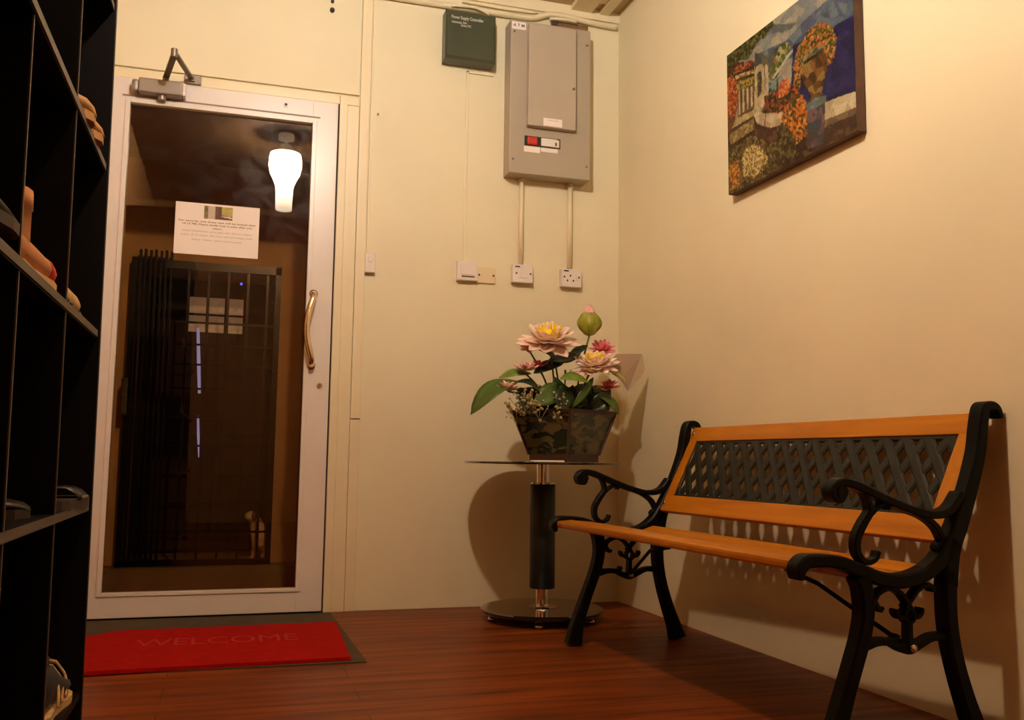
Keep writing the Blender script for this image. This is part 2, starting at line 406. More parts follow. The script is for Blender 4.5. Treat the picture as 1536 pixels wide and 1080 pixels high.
# glowing strips standing in for pale blue slits of light beside the leaf
M_slit = mat('blue_light_slit', (.3, .3, .6), .5, emit=(.30, .30, .75), es=.8)
for k, (pa, pb, w) in enumerate((((297, 492), (299, 590), .019), ((297, 624), (298, 686), .014))):
    a, c = at(pa[0], pa[1], 1.55), at(pb[0], pb[1], 1.55)
    b = BM()
    ring_loft(b, [[Vector((p.x+dx*s, 1.55+dy, p.z)) for dx, dy in ((-w/2, 0), (w/2, 0), (w/2, .008), (-w/2, .008))] for p, s in ((a, .8), (a.lerp(c, .5), 1), (c, .35 if k else .8))])
    tag(obj('light_slit', b, M_slit), ('upper' if k == 0 else 'lower, shorter')+' pale violet-blue strip of light seen through the glass door behind the grille', 'light', 'blue light strips behind the grille')
p = at(362, 426, 1.3)
b = BM(); bmesh.ops.create_uvsphere(b, u_segments=12, v_segments=8, radius=.007, matrix=Matrix.Translation(p))
tube(b, [p, p+Vector((0, .02, 0))], .004, 8)
tag(obj('blue_dot', b, mat('blue_glow', (.1, .1, .9), .3, emit=(.05, .06, 1), es=4), None, True), 'tiny bright blue glowing dot near the top of the dark gate', 'light')  # bright dot made as an emissive blue sphere
# sliding grille gate
t = thing('grille_gate', 'black metal folding grille gate across the opening beyond the glass door', 'gate', (-1.78, 1.03, .075))
b = BM()
for x0, x1 in ((-.362, -.335), (.325, .352)): box(b, x0, x1, -.015, .015, 0, 1.50)
box(b, -.362, .352, -.015, .015, 0, .03); box(b, -.20, .352, -.015, .015, 1.455, 1.495); obj('gate_frame', b, M_bars, t)
b = BM()
for k in range(7): box(b, -.330+k*.024, -.318+k*.024, -.03 if k % 2 else -.01, .012, .03, 1.54, .002)
obj('folded_bars', b, M_bars, t)
b = BM()
for k in range(5): box(b, -.10+k*.095, -.088+k*.095, -.006, .006, .03, 1.46)
for z in (.16, .30, .44, .58, .72, .86, .98, 1.08, 1.19): box(b, -.15, .33, -.010, -.002, z-.005, z+.005)
obj('grille_bars', b, M_bars, t)
b = BM(); box(b, -.375, -.345, -.05, .02, .72, .90, .006); obj('lock_box', b, mat('worn_steel', (.12, .11, .09), .35, .8, var=.4, vscale=40), t)
M_ear = mat('dark_ear', (.12, .07, .04), .7)
# pale dog figurine by the gate
t = thing('dog_figurine', 'small pale dog-shaped figure with a dark back, sitting low behind the gate', 'figurine', (-1.465, 1.20, .075))
def skin(name, pts, edges, rad, m, parent, sub=2):
    me = bpy.data.meshes.new(name); me.from_pydata(pts, edges, []); o = bpy.data.objects.new(name, me); COL.objects.link(o)
    md = o.modifiers.new('skin', 'SKIN')
    for i, r in enumerate(rad): me.skin_vertices[0].data[i].radius = (r, r) if not isinstance(r, tuple) else r
    me.skin_vertices[0].data[0].use_root = True
    s = o.modifiers.new('sub', 'SUBSURF'); s.levels = sub; s.render_levels = sub
    bpy.context.view_layer.update()
    m2 = bpy.data.meshes.new_from_object(o.evaluated_get(bpy.context.evaluated_depsgraph_get())); m2.name = name
    bpy.data.objects.remove(o); o = bpy.data.objects.new(name, m2); COL.objects.link(o)
    for p in m2.polygons: p.use_smooth = True
    m2.materials.clear(); m2.materials.append(m)
    if parent is not None: o.parent = parent
    return o
M_dog = mat('cream_glaze', (.80, .62, .36), .5, var=.2, vscale=25)
skin('body', [(.03, 0, .07), (.0, 0, .14), (-.035, 0, .19), (-.055, 0, .235), (-.095, -.005, .225), (-.03, -.03, .09), (-.04, -.03, .012), (-.065, -.03, .008), (-.03, .03, .09), (-.04, .03, .012), (-.065, .03, .008),
              (.04, -.045, .04), (-.0, -.05, .012), (.04, .045, .04), (0, .05, .012), (.085, 0, .03), (.12, 0, .06)],
     [(0, 1), (1, 2), (2, 3), (3, 4), (1, 5), (5, 6), (6, 7), (1, 8), (8, 9), (9, 10), (0, 11), (11, 12), (0, 13), (13, 14), (0, 15), (15, 16)],
     [.062, .050, .034, .036, .017, .020, .014, .012, .020, .014, .012, .030, .013, .030, .013, .013, .008], M_dog, t)
b = BM()
ring_loft(b, [[Vector((x, .0+r*math.cos(a)*1.0, z+r*.8*math.sin(a))) for a in [2*PI*k/10 for k in range(10)]] for x, z, r in ((.0, .20, .02), (.03, .19, .05), (.07, .14, .065), (.10, .09, .06), (.12, .05, .03))])
obj('saddle', b, mat('black_coat', (.02, .017, .015), .7), t, True)
for s in (-1, 1):
    b = BM(); ring_loft(b, [[Vector((-.045+.012*math.cos(a)*k, s*(.030+.006*j), .250-.045*j*.5)) + Vector((0, .004*math.sin(a), .010*math.sin(a)*k)) for a in [2*PI*i/8 for i in range(8)]] for j, k in ((0, .6), (1, 1.2), (2, .4))])
    obj('ear', b, M_ear, t, True)

# ------------------------------------------------------------------ floor mats
b = BM(); prism_z(b, [(-2.15, -.93), (-1.225, -.945), (-1.24, -.022), (-2.15, -.022)], 0, .0035)
tag(obj('underlay_mat', b, M_under), 'flat brown-grey rubber mat under the red doormat, on the wood floor at the door', 'mat')
t = thing('doormat', 'red pile doormat with raised letters in front of the glass door', 'doormat', (-1.63, -.6, .0035))
pl = []
rad = .05
for (x, y) in ((.365, -.300), (.385, .295)): pl.append((x, y))
pl = [(-.475, -.345), (.362, -.322), (.385, .30), (-.36, .285), (-.455, .18)]
b = BM(); prism_z(b, pl, 0, .010); bmesh.ops.bevel(b, geom=[e for e in b.edges if abs(e.verts[0].co.z-e.verts[1].co.z) < 1e-5 and e.verts[0].co.z > .005], offset=.004, segments=2, affect='EDGES')
obj('pile', b, M_red, t)
text('lettering', 'WELCOME', .16, M_redl, (-.02, .03, .0100), (0, 0, 0), t, 'CENTER', .0006, width=.50)

# ------------------------------------------------------------------ ceiling pipes and wall electrics
b = BM(); tube(b, [(-1.30, -.016, 2.574), (-.75, -.016, 2.578), (-.50, -.016, 2.578), (-.42, -.016, 2.584), (-.35, -.018, 2.610), (-.28, -.018, 2.614), (-.15, -.018, 2.604), (-.02, -.018, 2.600)], .013, 10, 5)
tag(obj('conduit', b, M_trim, None, True), 'cream conduit pipe running along the top of the back wall over the boxes', 'pipe')
b = BM(); tube(b, [(-.80, -.036, 2.572), (-.70, -.042, 2.574), (-.65, -.046, 2.556), (-.635, -.03, 2.550)], .006, 8, 5)
tag(obj('cable', b, M_trim, None, True), 'short cream cable dipping from the pipe over the green box', 'cable')
b = BM(); tube(b, [(-.35, -.03, 2.586), (-.28, -.034, 2.590), (-.22, -.034, 2.588)], .007, 8, 5)
tag(obj('cable', b, M_ceil, None, True), 'short pale cable end beside the wall cavity above the grey panel', 'cable')
b = BM(); tube(b, [(-.75, -.012, 2.610), (-.55, -.012, 2.606), (-.40, -.012, 2.612)], .005, 8, 4)
tag(obj('cable', b, M_trim, None, True), 'thin cream cable running just above the conduit pipe over the panel', 'cable')
b = BM(); box(b, -.325, -.155, -.008, 0, 2.525, 2.590); box(b, -.335, -.312, -.03, -.004, 2.53, 2.585, .004, 1)
tag(obj('wall_cavity', b, [mat('raw_brown_cavity', (.22, .12, .05), .9, var=.3, vscale=20), M_ink]), 'dark brown gap in the wall between the grey panel and the conduit pipe', 'cavity')
# grey distribution board
t = thing('electrical_panel', 'tall grey metal electrical panel with a cover door high on the back wall', 'electrical panel', (-.362, 0, 1.835))
W2, H = .187, .690; DP = -.090
b = BM(); box(b, -W2, W2, DP, 0, 0, H, .004); obj('housing', b, M_grey, t)
b = BM(); box(b, -.112, .108, DP-.030, DP, .208, .668, .004); pd = obj('cover_door', b, M_grey2, t)
b = BM(); tube(b, [(.096, DP-.030, .395), (.096, DP-.035, .395)], .006, 14); obj('door_lock', b, M_closerd, pd)
b = BM(); box(b, -.043, .043, DP-.0315, DP-.030, .213, .248); obj('sticker', b, M_paper, pd)
b = BM(); box(b, -.022, .026, DP-.0318, DP-.0315, .2375, .2395); obj('print_line', b, M_inkg, pd)
b = BM(); box(b, -.182, -.118, DP-.001, DP, .647, .680); obj('maker_label', b, M_paper, t)
text('maker_letters', 'A T M', .020, M_ink, (-.150, DP-.0013, .664), RX, t, 'CENTER', .0001, .0004)
b = BM(); box(b, -.119, .046, DP-.002, DP+.001, .126, .170); obj('breaker_window', b, M_socketdark, t)
b = BM(); box(b, -.108, -.062, DP-.010, DP-.001, .130, .166, .006); obj('main_breaker', b, M_redled, t)
b = BM(); box(b, -.044, .028, DP-.008, DP-.001, .130, .166, .002); box(b, .020, .026, DP-.0095, DP-.007, .136, .150, 0, 1); box(b, .028, .040, DP-.005, DP-.001, .130, .164, .001); obj('breaker', b, [M_white, M_socketdark], t)
b = BM(); box(b, -.121, -.048, DP-.001, DP, .098, .124); obj('breaker_label', b, M_paper, t)
b = BM(); box(b, -.044, .034, DP-.001, DP, .106, .124); obj('breaker_label', b, M_paper, t)
for x, z in ((-.17, .635), (.17, .62), (-.17, .06), (.17, .06)):
    b = BM(); tube(b, [(x, DP, z), (x, DP-.003, z)], .005, 12); obj('screw', b, M_closerd, t)
# green box
t = thing('controller_box', 'square dark green box with white printed lettering high on the back wall', 'controller box', (-.726, 0, 2.300))
b = BM(); prism_y(b, [(-.111, .012), (.111, .012), (.111, .230), (-.111, .230)], -.076, -.012)
ring_loft(b, [[Vector((x, -.076, z)) for x, z in ((-.111, .012), (.111, .012), (.111, .230), (-.111, .230))], [Vector((x, -.084, z)) for x, z in ((-.103, .024), (.103, .024), (.103, .223), (-.103, .223))]])
obj('cover', b, M_green, t)
b = BM(); box(b, -.108, .108, -.012, 0, .016, .226); obj('back_plate', b, M_sleeve, t)
text('title_lettering', 'Power Supply Controller', .02, M_letter, (-.088, -.0845, .196), RX, t, 'LEFT', .0002, .0005, width=.142)
text('small_lettering', 'Automatic 24H', .014, M_letter, (-.086, -.0845, .174), RX, t, 'LEFT', .0002, .0003, width=.066)
text('small_lettering', 'Series PSC', .014, M_letter, (-.046, -.0845, .162), RX, t, 'LEFT', .0002, .0003, width=.046)
# conduits down to switches
for x, lab in ((-.468, 'left of two vertical white pipes below the grey panel, ending at a switch'), (-.241, 'right of two vertical white pipes below the grey panel, ending at a socket')):
    b = BM(); tube(b, [(x, -.014, 1.452), (x, -.014, 1.836)], .0115, 12); tube(b, [(x, -.014, 1.822), (x, -.014, 1.836)], .0145, 12)
    tag(obj('conduit', b, M_trim, None, True), lab, 'pipe', 'vertical pipes below the panel')
def plate(name, x, z, w, h, dpt, m, label, cat, group=None):
    t = thing(name, label, cat, (x, 0, z), 0, group)
    b = BM(); box(b, -w/2, w/2, -dpt, 0, -h/2, h/2, .004); obj('plate', b, m, t); return t
GR = 'switches and sockets on the back wall'
t = plate('wall_switch', -.708, 1.404, .090, .084, .030, M_white, 'white square timer switch, leftmost of the row below the green box', 'switch', GR)
b = BM(); box(b, -.026, .030, -.032, -.030, -.028, -.023); obj('slot', b, M_ink, t)
b = BM(); box(b, -.034, .034, -.0335, -.030, -.018, .030, .002); obj('rocker', b, M_white, t)
t = plate('blank_plate', -.620, 1.394, .084, .070, .008, M_cream_pl, 'flat cream blank cover plate right beside the white timer switch', 'cover plate', GR)
for x in (-.032, .032):
    b = BM(); tube(b, [(x, -.008, 0), (x, -.010, 0)], .0045, 12); obj('screw', b, M_ink, t)
t = plate('wall_switch', -.463, 1.408, .092, .080, .035, M_white, 'white switch box at the end of the left vertical pipe', 'switch', GR)
b = BM(); box(b, -.018, .018, -.038, -.035, -.020, .016, .002); obj('rocker', b, M_white, t)
for x in (-.030, .034):
    b = BM(); tube(b, [(x, -.035, 0), (x, -.037, 0)], .004, 12); obj('screw', b, M_ink, t)
b = BM(); box(b, -.036, -.014, -.036, -.0345, .026, .032); obj('printed_mark', b, M_ink, t)
t = plate('wall_socket', -.238, 1.404, .094, .080, .035, M_white, 'white power socket box at the end of the right vertical pipe', 'socket', GR)
b = BM()
box(b, -.036, -.014, -.0365, -.034, .028, .034); obj('printed_mark', b, M_socketdark, t)
for x, z in ((-.006, .010), (-.020, -.012), (.008, -.012), (.034, .004), (-.034, .004)):
    b = BM(); box(b, x-.003, x+.003, -.0365, -.034, z-.004, z+.004); obj('socket_hole', b, M_socketdark, t)
b = BM(); box(b, .020, .030, -.039, -.035, -.010, .014, .002); obj('rocker', b, M_white, t)
t = plate('bell_push', -1.122, 1.408, .044, .082, .024, M_white, 'small white bell push on the wall just right of the door frame', 'bell push')
b = BM(); box(b, -.008, .008, -.027, -.024, .004, .026, .002); obj('button', b, M_white, t)
for z, s in ((2.515, .007), (2.476, .010)):
    b = BM(); tube(b, [(-1.312, -.011, z), (-1.312, -.022, z)], s, 12); tube(b, [(-1.312, -.022, z), (-1.312, -.030, z-.006)], s*.6, 10)
    tag(obj('wall_hook', b, M_ink, None, True), ('upper' if z > 2.5 else 'lower')+' of two small dark hooks on the wall above the door', 'hook', 'hooks above the door')
p = at(567, 171, -.004); b = BM(); tube(b, [(p.x, 0, p.z), (p.x, -.012, p.z-.002)], .004, 8)
tag(obj('nail', b, M_closerd), 'small nail in the wall right of the door frame near its top', 'nail')

# ------------------------------------------------------------------ painting on the right wall
YA, YB, ZB, ZT = -.992, -1.664, 1.534, 2.041
t = thing('painting', 'unframed canvas painting of a seaside terrace with a flower urn, on the right wall', 'painting', (xr(YA), YA, ZB), math.atan(K))
PWd, PHt = YA-YB, ZT-ZB
b = BM(); box(b, -.034, -.002, -PWd, 0, 0, PHt, .002); obj('canvas_body', b, mat('canvas_edge', (.10, .05, .028), .7, var=.35, vscale=20), t)
def inpoly(u, v, poly):
    c = False; n = len(poly); j = n-1
    for i in range(n):
        xi, yi = poly[i]; xj, yj = poly[j]
        if (yi > v) != (yj > v) and u < (xj-xi)*(v-yi)/(yj-yi)+xi: c = not c
        j = i
    return c
SKY = [(.34, .32, .25), (.28, .29, .26), (.38, .36, .27), (.24, .26, .25)]
SH = [ # outline, dab colours, dab size, edge roughness
 ([(-.1, .80), (.26, .86), (.52, .80), (.64, .835), (.99, .80), (1.1, .82), (1.1, 1.1), (-.1, 1.1)], SKY, 9, .4),
 ([(.257, .70), (.257, .90), (.34, .93), (.45, .90), (.52, .85), (.62, .86), (.41, .975), (.258, .95)], [(.15, .17, .16), (.22, .23, .20), (.17, .18, .19), (.26, .26, .22)], 14, .8),
 ([(.26, .86), (.52, .80), (.64, .84), (1.05, .90), (1.05, .60), (.58, .66), (.4, .72)], [(.10, .14, .18), (.14, .18, .21), (.18, .22, .23), (.12, .14, .20)], 12, .4),
 ([(.575, .737), (.72, .715), (.867, .685), (1.05, .66), (1.05, .19), (.788, .257), (.60, .333), (.54, .42), (.56, .55)], [(.040, .036, .105), (.050, .045, .13), (.060, .052, .14), (.034, .030, .085)], 14, .5),
 ([(.257, .88), (.36, .80), (.46, .80), (.36, .60), (.257, .60)], [(.09, .09, .08), (.13, .14, .12), (.16, .15, .10)], 22, 1),
 ([(.37, .66), (.48, .80), (.53, .79), (.56, .74), (.46, .62), (.40, .58)], [(.12, .16, .05), (.40, .38, .18), (.08, .12, .03), (.26, .26, .10), (.30, .20, .08)], 34, 1),
 ([(.37, .60), (.39, .595), (.573, .700), (.575, .72), (.55, .715)], [(.46, .45, .34), (.38, .38, .32)], 30, .5),
 ([(.345, .735), (.358, .74), (.372, .72), (.372, .44), (.35, .44)], [(.50, .42, .27), (.40, .33, .21)], 20, .3),
 ([(.372, .60), (.41, .62), (.455, .59), (.46, .45), (.372, .44)], [(.10, .16, .15), (.20, .27, .25), (.08, .10, .06), (.28, .30, .24)], 44, 1),
 ([(-.1, .50), (.33, .52), (.62, .42), (.68, .1), (1.1, .1), (1.1, -.1), (-.1, -.1)], [(.085, .045, .018), (.13, .08, .03), (.16, .11, .05), (.06, .035, .014)], 24, 1),
 ([(.254, .745), (.28, .775), (.32, .765), (.338, .731), (.349, .505), (.30, .43), (.24, .46)], [(.48, .40, .24), (.40, .33, .19), (.52, .45, .30)], 20, .5),
 ([(.275, .71), (.30, .73), (.32, .70), (.315, .58), (.28, .55)], [(.10, .10, .05), (.20, .18, .09), (.07, .05, .02)], 34, .6),
 ([(-.1, 1.1), (-.1, .93), (.023, .90), (.12, .90), (.20, .86), (.28, .93), (.36, .93), (.42, .97), (.42, 1.1)], [(.05, .05, .015), (.11, .12, .03), (.22, .21, .07), (.07, .06, .02), (.15, .15, .05)], 48, 1.6),
 ([(-.1, .93), (.10, .90), (.255, .815), (.255, .62), (-.1, .70)], [(.07, .045, .015), (.12, .08, .03), (.05, .03, .01)], 40, .8),
 ([(.07, .87), (.14, .87), (.245, .835), (.245, .80), (.06, .83)], [(.30, .05, .02), (.42, .13, .05), (.14, .06, .02), (.38, .22, .08)], 60, 1),
 ([(.08, .815), (.25, .765), (.25, .74), (.08, .785)], [(.50, .42, .24), (.30, .18, .06)], 40, .5),
 ([(.08, .76), (.25, .72), (.25, .66), (.10, .69)], [(.42, .34, .06), (.26, .22, .05), (.36, .30, .14), (.14, .12, .03)], 56, 1),
 ([(.09, .70), (.25, .67), (.25, .50), (.10, .50)], [(.20, .14, .06), (.16, .11, .05)], 20, .3)]
for k in range(4): SH.append(([(.105+k*.038, .69-k*.01), (.122+k*.038, .69-k*.01), (.122+k*.038, .52), (.105+k*.038, .52)], [(.52, .44, .28), (.42, .34, .20)], 20, .25))
SH += [
 ([(.015, .515), (.248, .49), (.247, .45), (.015, .455)], [(.48, .40, .22), (.40, .31, .15)], 24, .4),
 ([(.015, .455), (.247, .45), (.246, .435), (.015, .425)], [(.12, .07, .03)], 24, .3),
 ([(.015, .425), (.248, .435), (.245, .355), (.021, .345)], [(.34, .27, .12), (.44, .35, .17), (.24, .20, .07), (.30, .20, .08)], 50, .6),
 ([(-.1, .345), (.25, .350), (.25, .315), (-.1, .30)], [(.08, .045, .02), (.12, .07, .03)], 26, .4),
 ([(-.1, .30), (.20, .325), (.34, .30), (.50, .18), (.46, .02), (-.1, -.1)], [(.20, .16, .05), (.11, .09, .03), (.28, .22, .09), (.16, .11, .04), (.08, .06, .02)], 54, 1),
 ([(.248, .502), (.285, .455), (.331, .423), (.41, .385), (.504, .352), (.55, .35), (.55, .285), (.504, .275), (.40, .295), (.33, .335), (.27, .385), (.242, .45)], [(.52, .43, .28), (.44, .36, .22), (.56, .48, .33)], 18, .4),
 ([(.345, .405), (.352, .405), (.338, .33), (.330, .335)], [(.18, .11, .06)], 10, .1),
 ([(.24, .45), (.27, .385), (.33, .335), (.40, .295), (.504, .275), (.504, .17), (.36, .21), (.25, .31)], [(.12, .062, .034), (.16, .085, .045), (.10, .05, .03)], 18, .5),
 ([(.334, .54), (.40, .52), (.45, .53), (.56, .49), (.63, .47), (.62, .36), (.50, .355), (.41, .385), (.345, .42)], [(.08, .06, .02), (.13, .09, .03), (.30, .07, .03), (.17, .12, .04), (.42, .12, .05), (.06, .04, .015)], 60, 1.4),
 ([(.455, .54), (.49, .57), (.535, .55), (.55, .50), (.53, .45), (.46, .46)], [(.60, .28, .10), (.50, .17, .06), (.66, .38, .16), (.40, .12, .05)], 60, 1),
 ([(.50, .38), (.56, .41), (.64, .39), (.68, .30), (.67, .14), (.58, .10), (.50, .16), (.46, .27)], [(.58, .20, .03), (.14, .10, .03), (.42, .18, .04), (.10, .08, .025), (.64, .33, .09), (.24, .16, .05)], 60, 1.6),
 ([(.44, .28), (.52, .27), (.57, .12), (.60, .03), (.42, .03)], [(.09, .075, .025), (.15, .11, .04), (.20, .16, .07), (.07, .05, .02)], 44, 1.4),
 ([(-.1, .84), (.05, .84), (.09, .77), (.095, .60), (.07, .50), (-.1, .48)], [(.50, .17, .04), (.30, .08, .025), (.60, .30, .10), (.16, .09, .03), (.40, .10, .05)], 56, 1.4),
 ([(-.1, .56), (.06, .54), (.07, .50), (.03, .44), (-.1, .44)], [(.24, .11, .03), (.15, .09, .03)], 50, 1),
 ([(.13, .22), (.17, .26), (.24, .26), (.31, .20), (.36, .10), (.25, .03), (.14, .08)], [(.58, .47, .22), (.40, .30, .10), (.24, .18, .06), (.66, .56, .30)], 80, 1.6),
 ([(.00, .20), (.08, .22), (.12, .12), (.10, .03), (.02, .02)], [(.52, .24, .04), (.30, .15, .04), (.18, .12, .03), (.60, .36, .10)], 60, 1.4),
 ([(.788, .262), (.88, .25), (.955, .235), (1.05, .215), (1.05, .13), (.90, .145), (.785, .160)], [(.56, .49, .32), (.50, .43, .27), (.60, .54, .37)], 14, .4),
 ([(.785, .160), (.90, .145), (1.05, .13), (1.05, .09), (.785, .118)], [(.26, .20, .11), (.20, .15, .09)], 16, .4),
 ([(.785, .118), (1.05, .09), (1.05, -.1), (.70, -.1), (.70, .05)], [(.12, .07, .045), (.17, .11, .06), (.10, .07, .045)], 22, .8),
 ([(.575, .60), (.585, .66), (.63, .72), (.70, .765), (.77, .765), (.84, .72), (.875, .66), (.885, .55), (.85, .47), (.815, .48), (.80, .60), (.72, .625), (.65, .615), (.635, .52), (.615, .44), (.578, .48)],
  [(.42, .20, .04), (.14, .12, .03), (.50, .30, .08), (.09, .09, .025), (.46, .15, .09), (.24, .19, .05), (.12, .13, .03)], 66, 1.9),
 ([(.640, .615), (.70, .628), (.795, .605), (.818, .55), (.815, .43), (.777, .33), (.735, .305), (.690, .37), (.650, .46), (.632, .54)], [(.17, .09, .03), (.24, .14, .045), (.11, .06, .02), (.30, .21, .08)], 20, .5),
 ([(.632, .618), (.70, .640), (.806, .612), (.812, .590), (.72, .592), (.640, .590)], [(.30, .24, .12), (.22, .18, .09), (.12, .13, .09)], 34, .3),
 ([(.650, .590), (.72, .592), (.800, .590), (.795, .572), (.72, .570), (.655, .572)], [(.06, .045, .02), (.09, .07, .03)], 34, .3),
 ([(.69, .34), (.72, .35), (.76, .345), (.79, .32), (.76, .30), (.70, .30)], [(.16, .11, .05)], 20, .3),
 ([(.66, .315), (.73, .325), (.81, .300), (.805, .26), (.67, .27)], [(.17, .22, .20), (.24, .28, .24)], 24, .4),
 ([(.675, .27), (.80, .26), (.79, .10), (.775, .02), (.672, .04), (.665, .17)], [(.10, .11, .11), (.16, .12, .11), (.22, .15, .15), (.12, .09, .08)], 26, .5),
]
def paint(u, v):
    p1 = Vector((u*30, v*24, 0)); p2 = Vector((u*95, v*75, 4))
    jx = noise.noise(p1)*.006+noise.noise(p2)*.007; jy = noise.noise(p1+Vector((9, 5, 2)))*.007+noise.noise(p2+Vector((3, 8, 1)))*.009
    hit = SH[0]
    for sh in SH:
        if inpoly(u+jx*sh[3], v+jy*sh[3], sh[0]): hit = sh
    pal, sc = hit[1], hit[2]
    q = Vector((u*sc*1.3+v*sc*.35, v*sc, len(hit[0])*.37)); dd, pp = noise.voronoi(q)
    c = pal[int(abs(math.sin(pp[0].x*12.9+pp[0].y*78.2)*4375.5)) % len(pal)]
    k = 1+noise.noise(Vector((u*150, v*60, 1)))*.22+noise.noise(Vector((u*20, v*16, 7)))*.15
    return lin2s([min(1, max(0, x*k)**1.3*.85) for x in c])
colgrid('painted_canvas', 250, 190, lambda u, v: Vector((-.0345, -u*PWd, v*PHt)), paint, attr_mat('oil_paint', .42, .5), t)

# ------------------------------------------------------------------ side table
TX, TY = -.472, -.352
t = thing('side_table', 'round black glass pedestal side table with chrome post in the corner', 'table', (TX, TY, 0))
b = BM(); lathe(b, [(.001, .591), (.305, .591), (.3085, .5935), (.3085, .5975), (.305, .600), (.001, .600)], 80); obj('table_top', b, M_blackglass, t)
b = BM(); lathe(b, [(.001, .583), (.026, .583), (.026, .591), (.001, .591)], 32); lathe(b, [(.0245, .515), (.0245, .583)], 32, cap=False)
lathe(b, [(.05, .514), (.05, .520), (.024, .520)], 32); obj('upper_post', b, M_chrome, t, False)
b = BM(); lathe(b, [(.046, .118), (.0485, .120), (.0485, .512), (.046, .514)], 40); obj('sleeve', b, M_sleeve, t, True)
b = BM(); lathe(b, [(.058, .048), (.050, .052), (.026, .056), (.0245, .060), (.0245, .118)], 32); obj('lower_post', b, M_chrome, t, False)
b = BM(); lathe(b, [(.001, .016), (.20, .016), (.228, .030), (.236, .038), (.236, .042), (.230, .046), (.001, .048)], 80); obj('base', b, M_blackglass, t)
for k in range(5):
    a = math.radians(-112+72*k)
    b = BM(); lathe(b, [(.001, 0), (.014, 0), (.017, .006), (.014, .013), (.008, .016)], 16, (.195*math.cos(a), .195*math.sin(a), 0)); obj('foot', b, M_chrome, t, True)
p = at(819, 687, -.53)
b = BM(); box(b, -.060, .060, -.02, .02, 0, .006, .001)
o = tag(obj('paper_slip', b, M_paper), 'small folded white slip on the table edge in front of the flower pot', 'paper'); o.location = (p.x, -.545, .600)

# ------------------------------------------------------------------ flower arrangement
PX, PY, PZ = -.385, -.350, .600
pot = thing('flower_arrangement', 'artificial pink lotus flowers in a tapered square glass pot on the side table', 'flower arrangement', (PX, PY, PZ))
def L(px, py, Y): return at(px, py, Y)-Vector((PX, PY, PZ))
pa = math.radians(-14)
def sq(h, z, a=pa):
    return [Vector((h*1.4142*math.cos(a+k*PI/2), h*1.4142*math.sin(a+k*PI/2), z)) for k in range(4)]
M_pot = mat('leaf_mirror_glass', (.05, .055, .02), .10, coat=.4)
nt = M_pot.node_tree; bs = nt.nodes['Principled BSDF']
tc = nt.nodes.new('ShaderNodeTexCoord'); vo = nt.nodes.new('ShaderNodeTexNoise'); vo.inputs['Scale'].default_value = 1; vo.inputs['Detail'].default_value = 2; vo.inputs['Distortion'].default_value = .8
mp = nt.nodes.new('ShaderNodeMapping'); mp.inputs['Scale'].default_value = (14, 14, 34); mp.inputs['Rotation'].default_value = (.25, .1, 0)
nt.links.new(tc.outputs['Object'], mp.inputs[0]); nt.links.new(mp.outputs[0], vo.inputs['Vector'])
rp = nt.nodes.new('ShaderNodeValToRGB'); rp.color_ramp.elements[0].position = .46; rp.color_ramp.elements[0].color = (.012, .020, .007, 1)
rp.color_ramp.elements[1].position = .56; rp.color_ramp.elements[1].color = (.115, .085, .028, 1)
nt.links.new(vo.outputs[0], rp.inputs[0]); nt.links.new(rp.outputs[0], bs.inputs['Base Color'])
b = BM(); ring_loft(b, [sq(.096, .030), sq(.1415, .186)]); obj('pot_body', b, M_pot, pot)
M_potedge = mat('brown_pot_edge', (.045, .018, .010), .3)
b = BM(); ring_loft(b, [sq(.096, 0), sq(.096, .030)]); ring_loft(b, [sq(.146, .186), sq(.150, .200)])
for k in range(4): tube(b, [sq(.097, .028)[k], sq(.143, .188)[k]], .006, 6)
obj('pot_edging', b, M_potedge, pot)
M_leafd = mat('dark_leaf', (.014, .030, .007), .4, var=.4, vscale=18)
M_leafg = mat('deep_green_leaf', (.028, .055, .010), .4, var=.3, vscale=18)
M_leafm = mat('mid_leaf', (.055, .11, .008), .45, var=.3, vscale=14)
M_leafl = mat('bright_leaf', (.15, .25, .018), .45, var=.25, vscale=14)
M_stem = mat('flower_stem', (.07, .11, .02), .5)
M_petal = mat('pale_pink_petal', (.95, .70, .58), .6, var=.12, vscale=25)
M_petalp = mat('deep_pink_petal', (.88, .22, .25), .6, var=.2, vscale=30)
M_petalm = mat('rose_petal', (.95, .50, .46), .6, var=.25, vscale=40)
M_petaly = mat('green_yellow_petal', (.50, .42, .08), .5, var=.2, vscale=20)
M_bud = mat('olive_bud', (.34, .36, .03), .4, var=.2, vscale=14)
M_yel = mat('yellow_stamen', (.95, .72, .02), .6)
M_fill = mat('cream_filler', (.38, .33, .15), .7)
def leaf(bm, a, c, w, n=Vector((0, 0, 1)), droop=.0, cup=.15, pw=1.0, tipsharp=1.0, th=.0012, nseg=9):
    a, c = Vector(a), Vector(c); d = c-a; ln = d.length; dn = d.normalized(); s = dn.cross(n).normalized(); nn = s.cross(dn)
    top = []; bot = []
    for i in range(nseg+1):
        t = i/nseg; p = a+d*t+nn*(math.sin(PI*t)*droop*ln)
        ww = w/2*(math.sin(PI*min(1, max(0, t))**pw)**.75)+.0012
        row = [p+s*(ww*k)+nn*(cup*ww*abs(k)**1.5) for k in (-1, -.5, 0, .5, 1)]
        top.append(row); bot.append([q-nn*th for q in row[::-1]])
    ring_loft(bm, [x+y for x, y in zip(top, bot)])
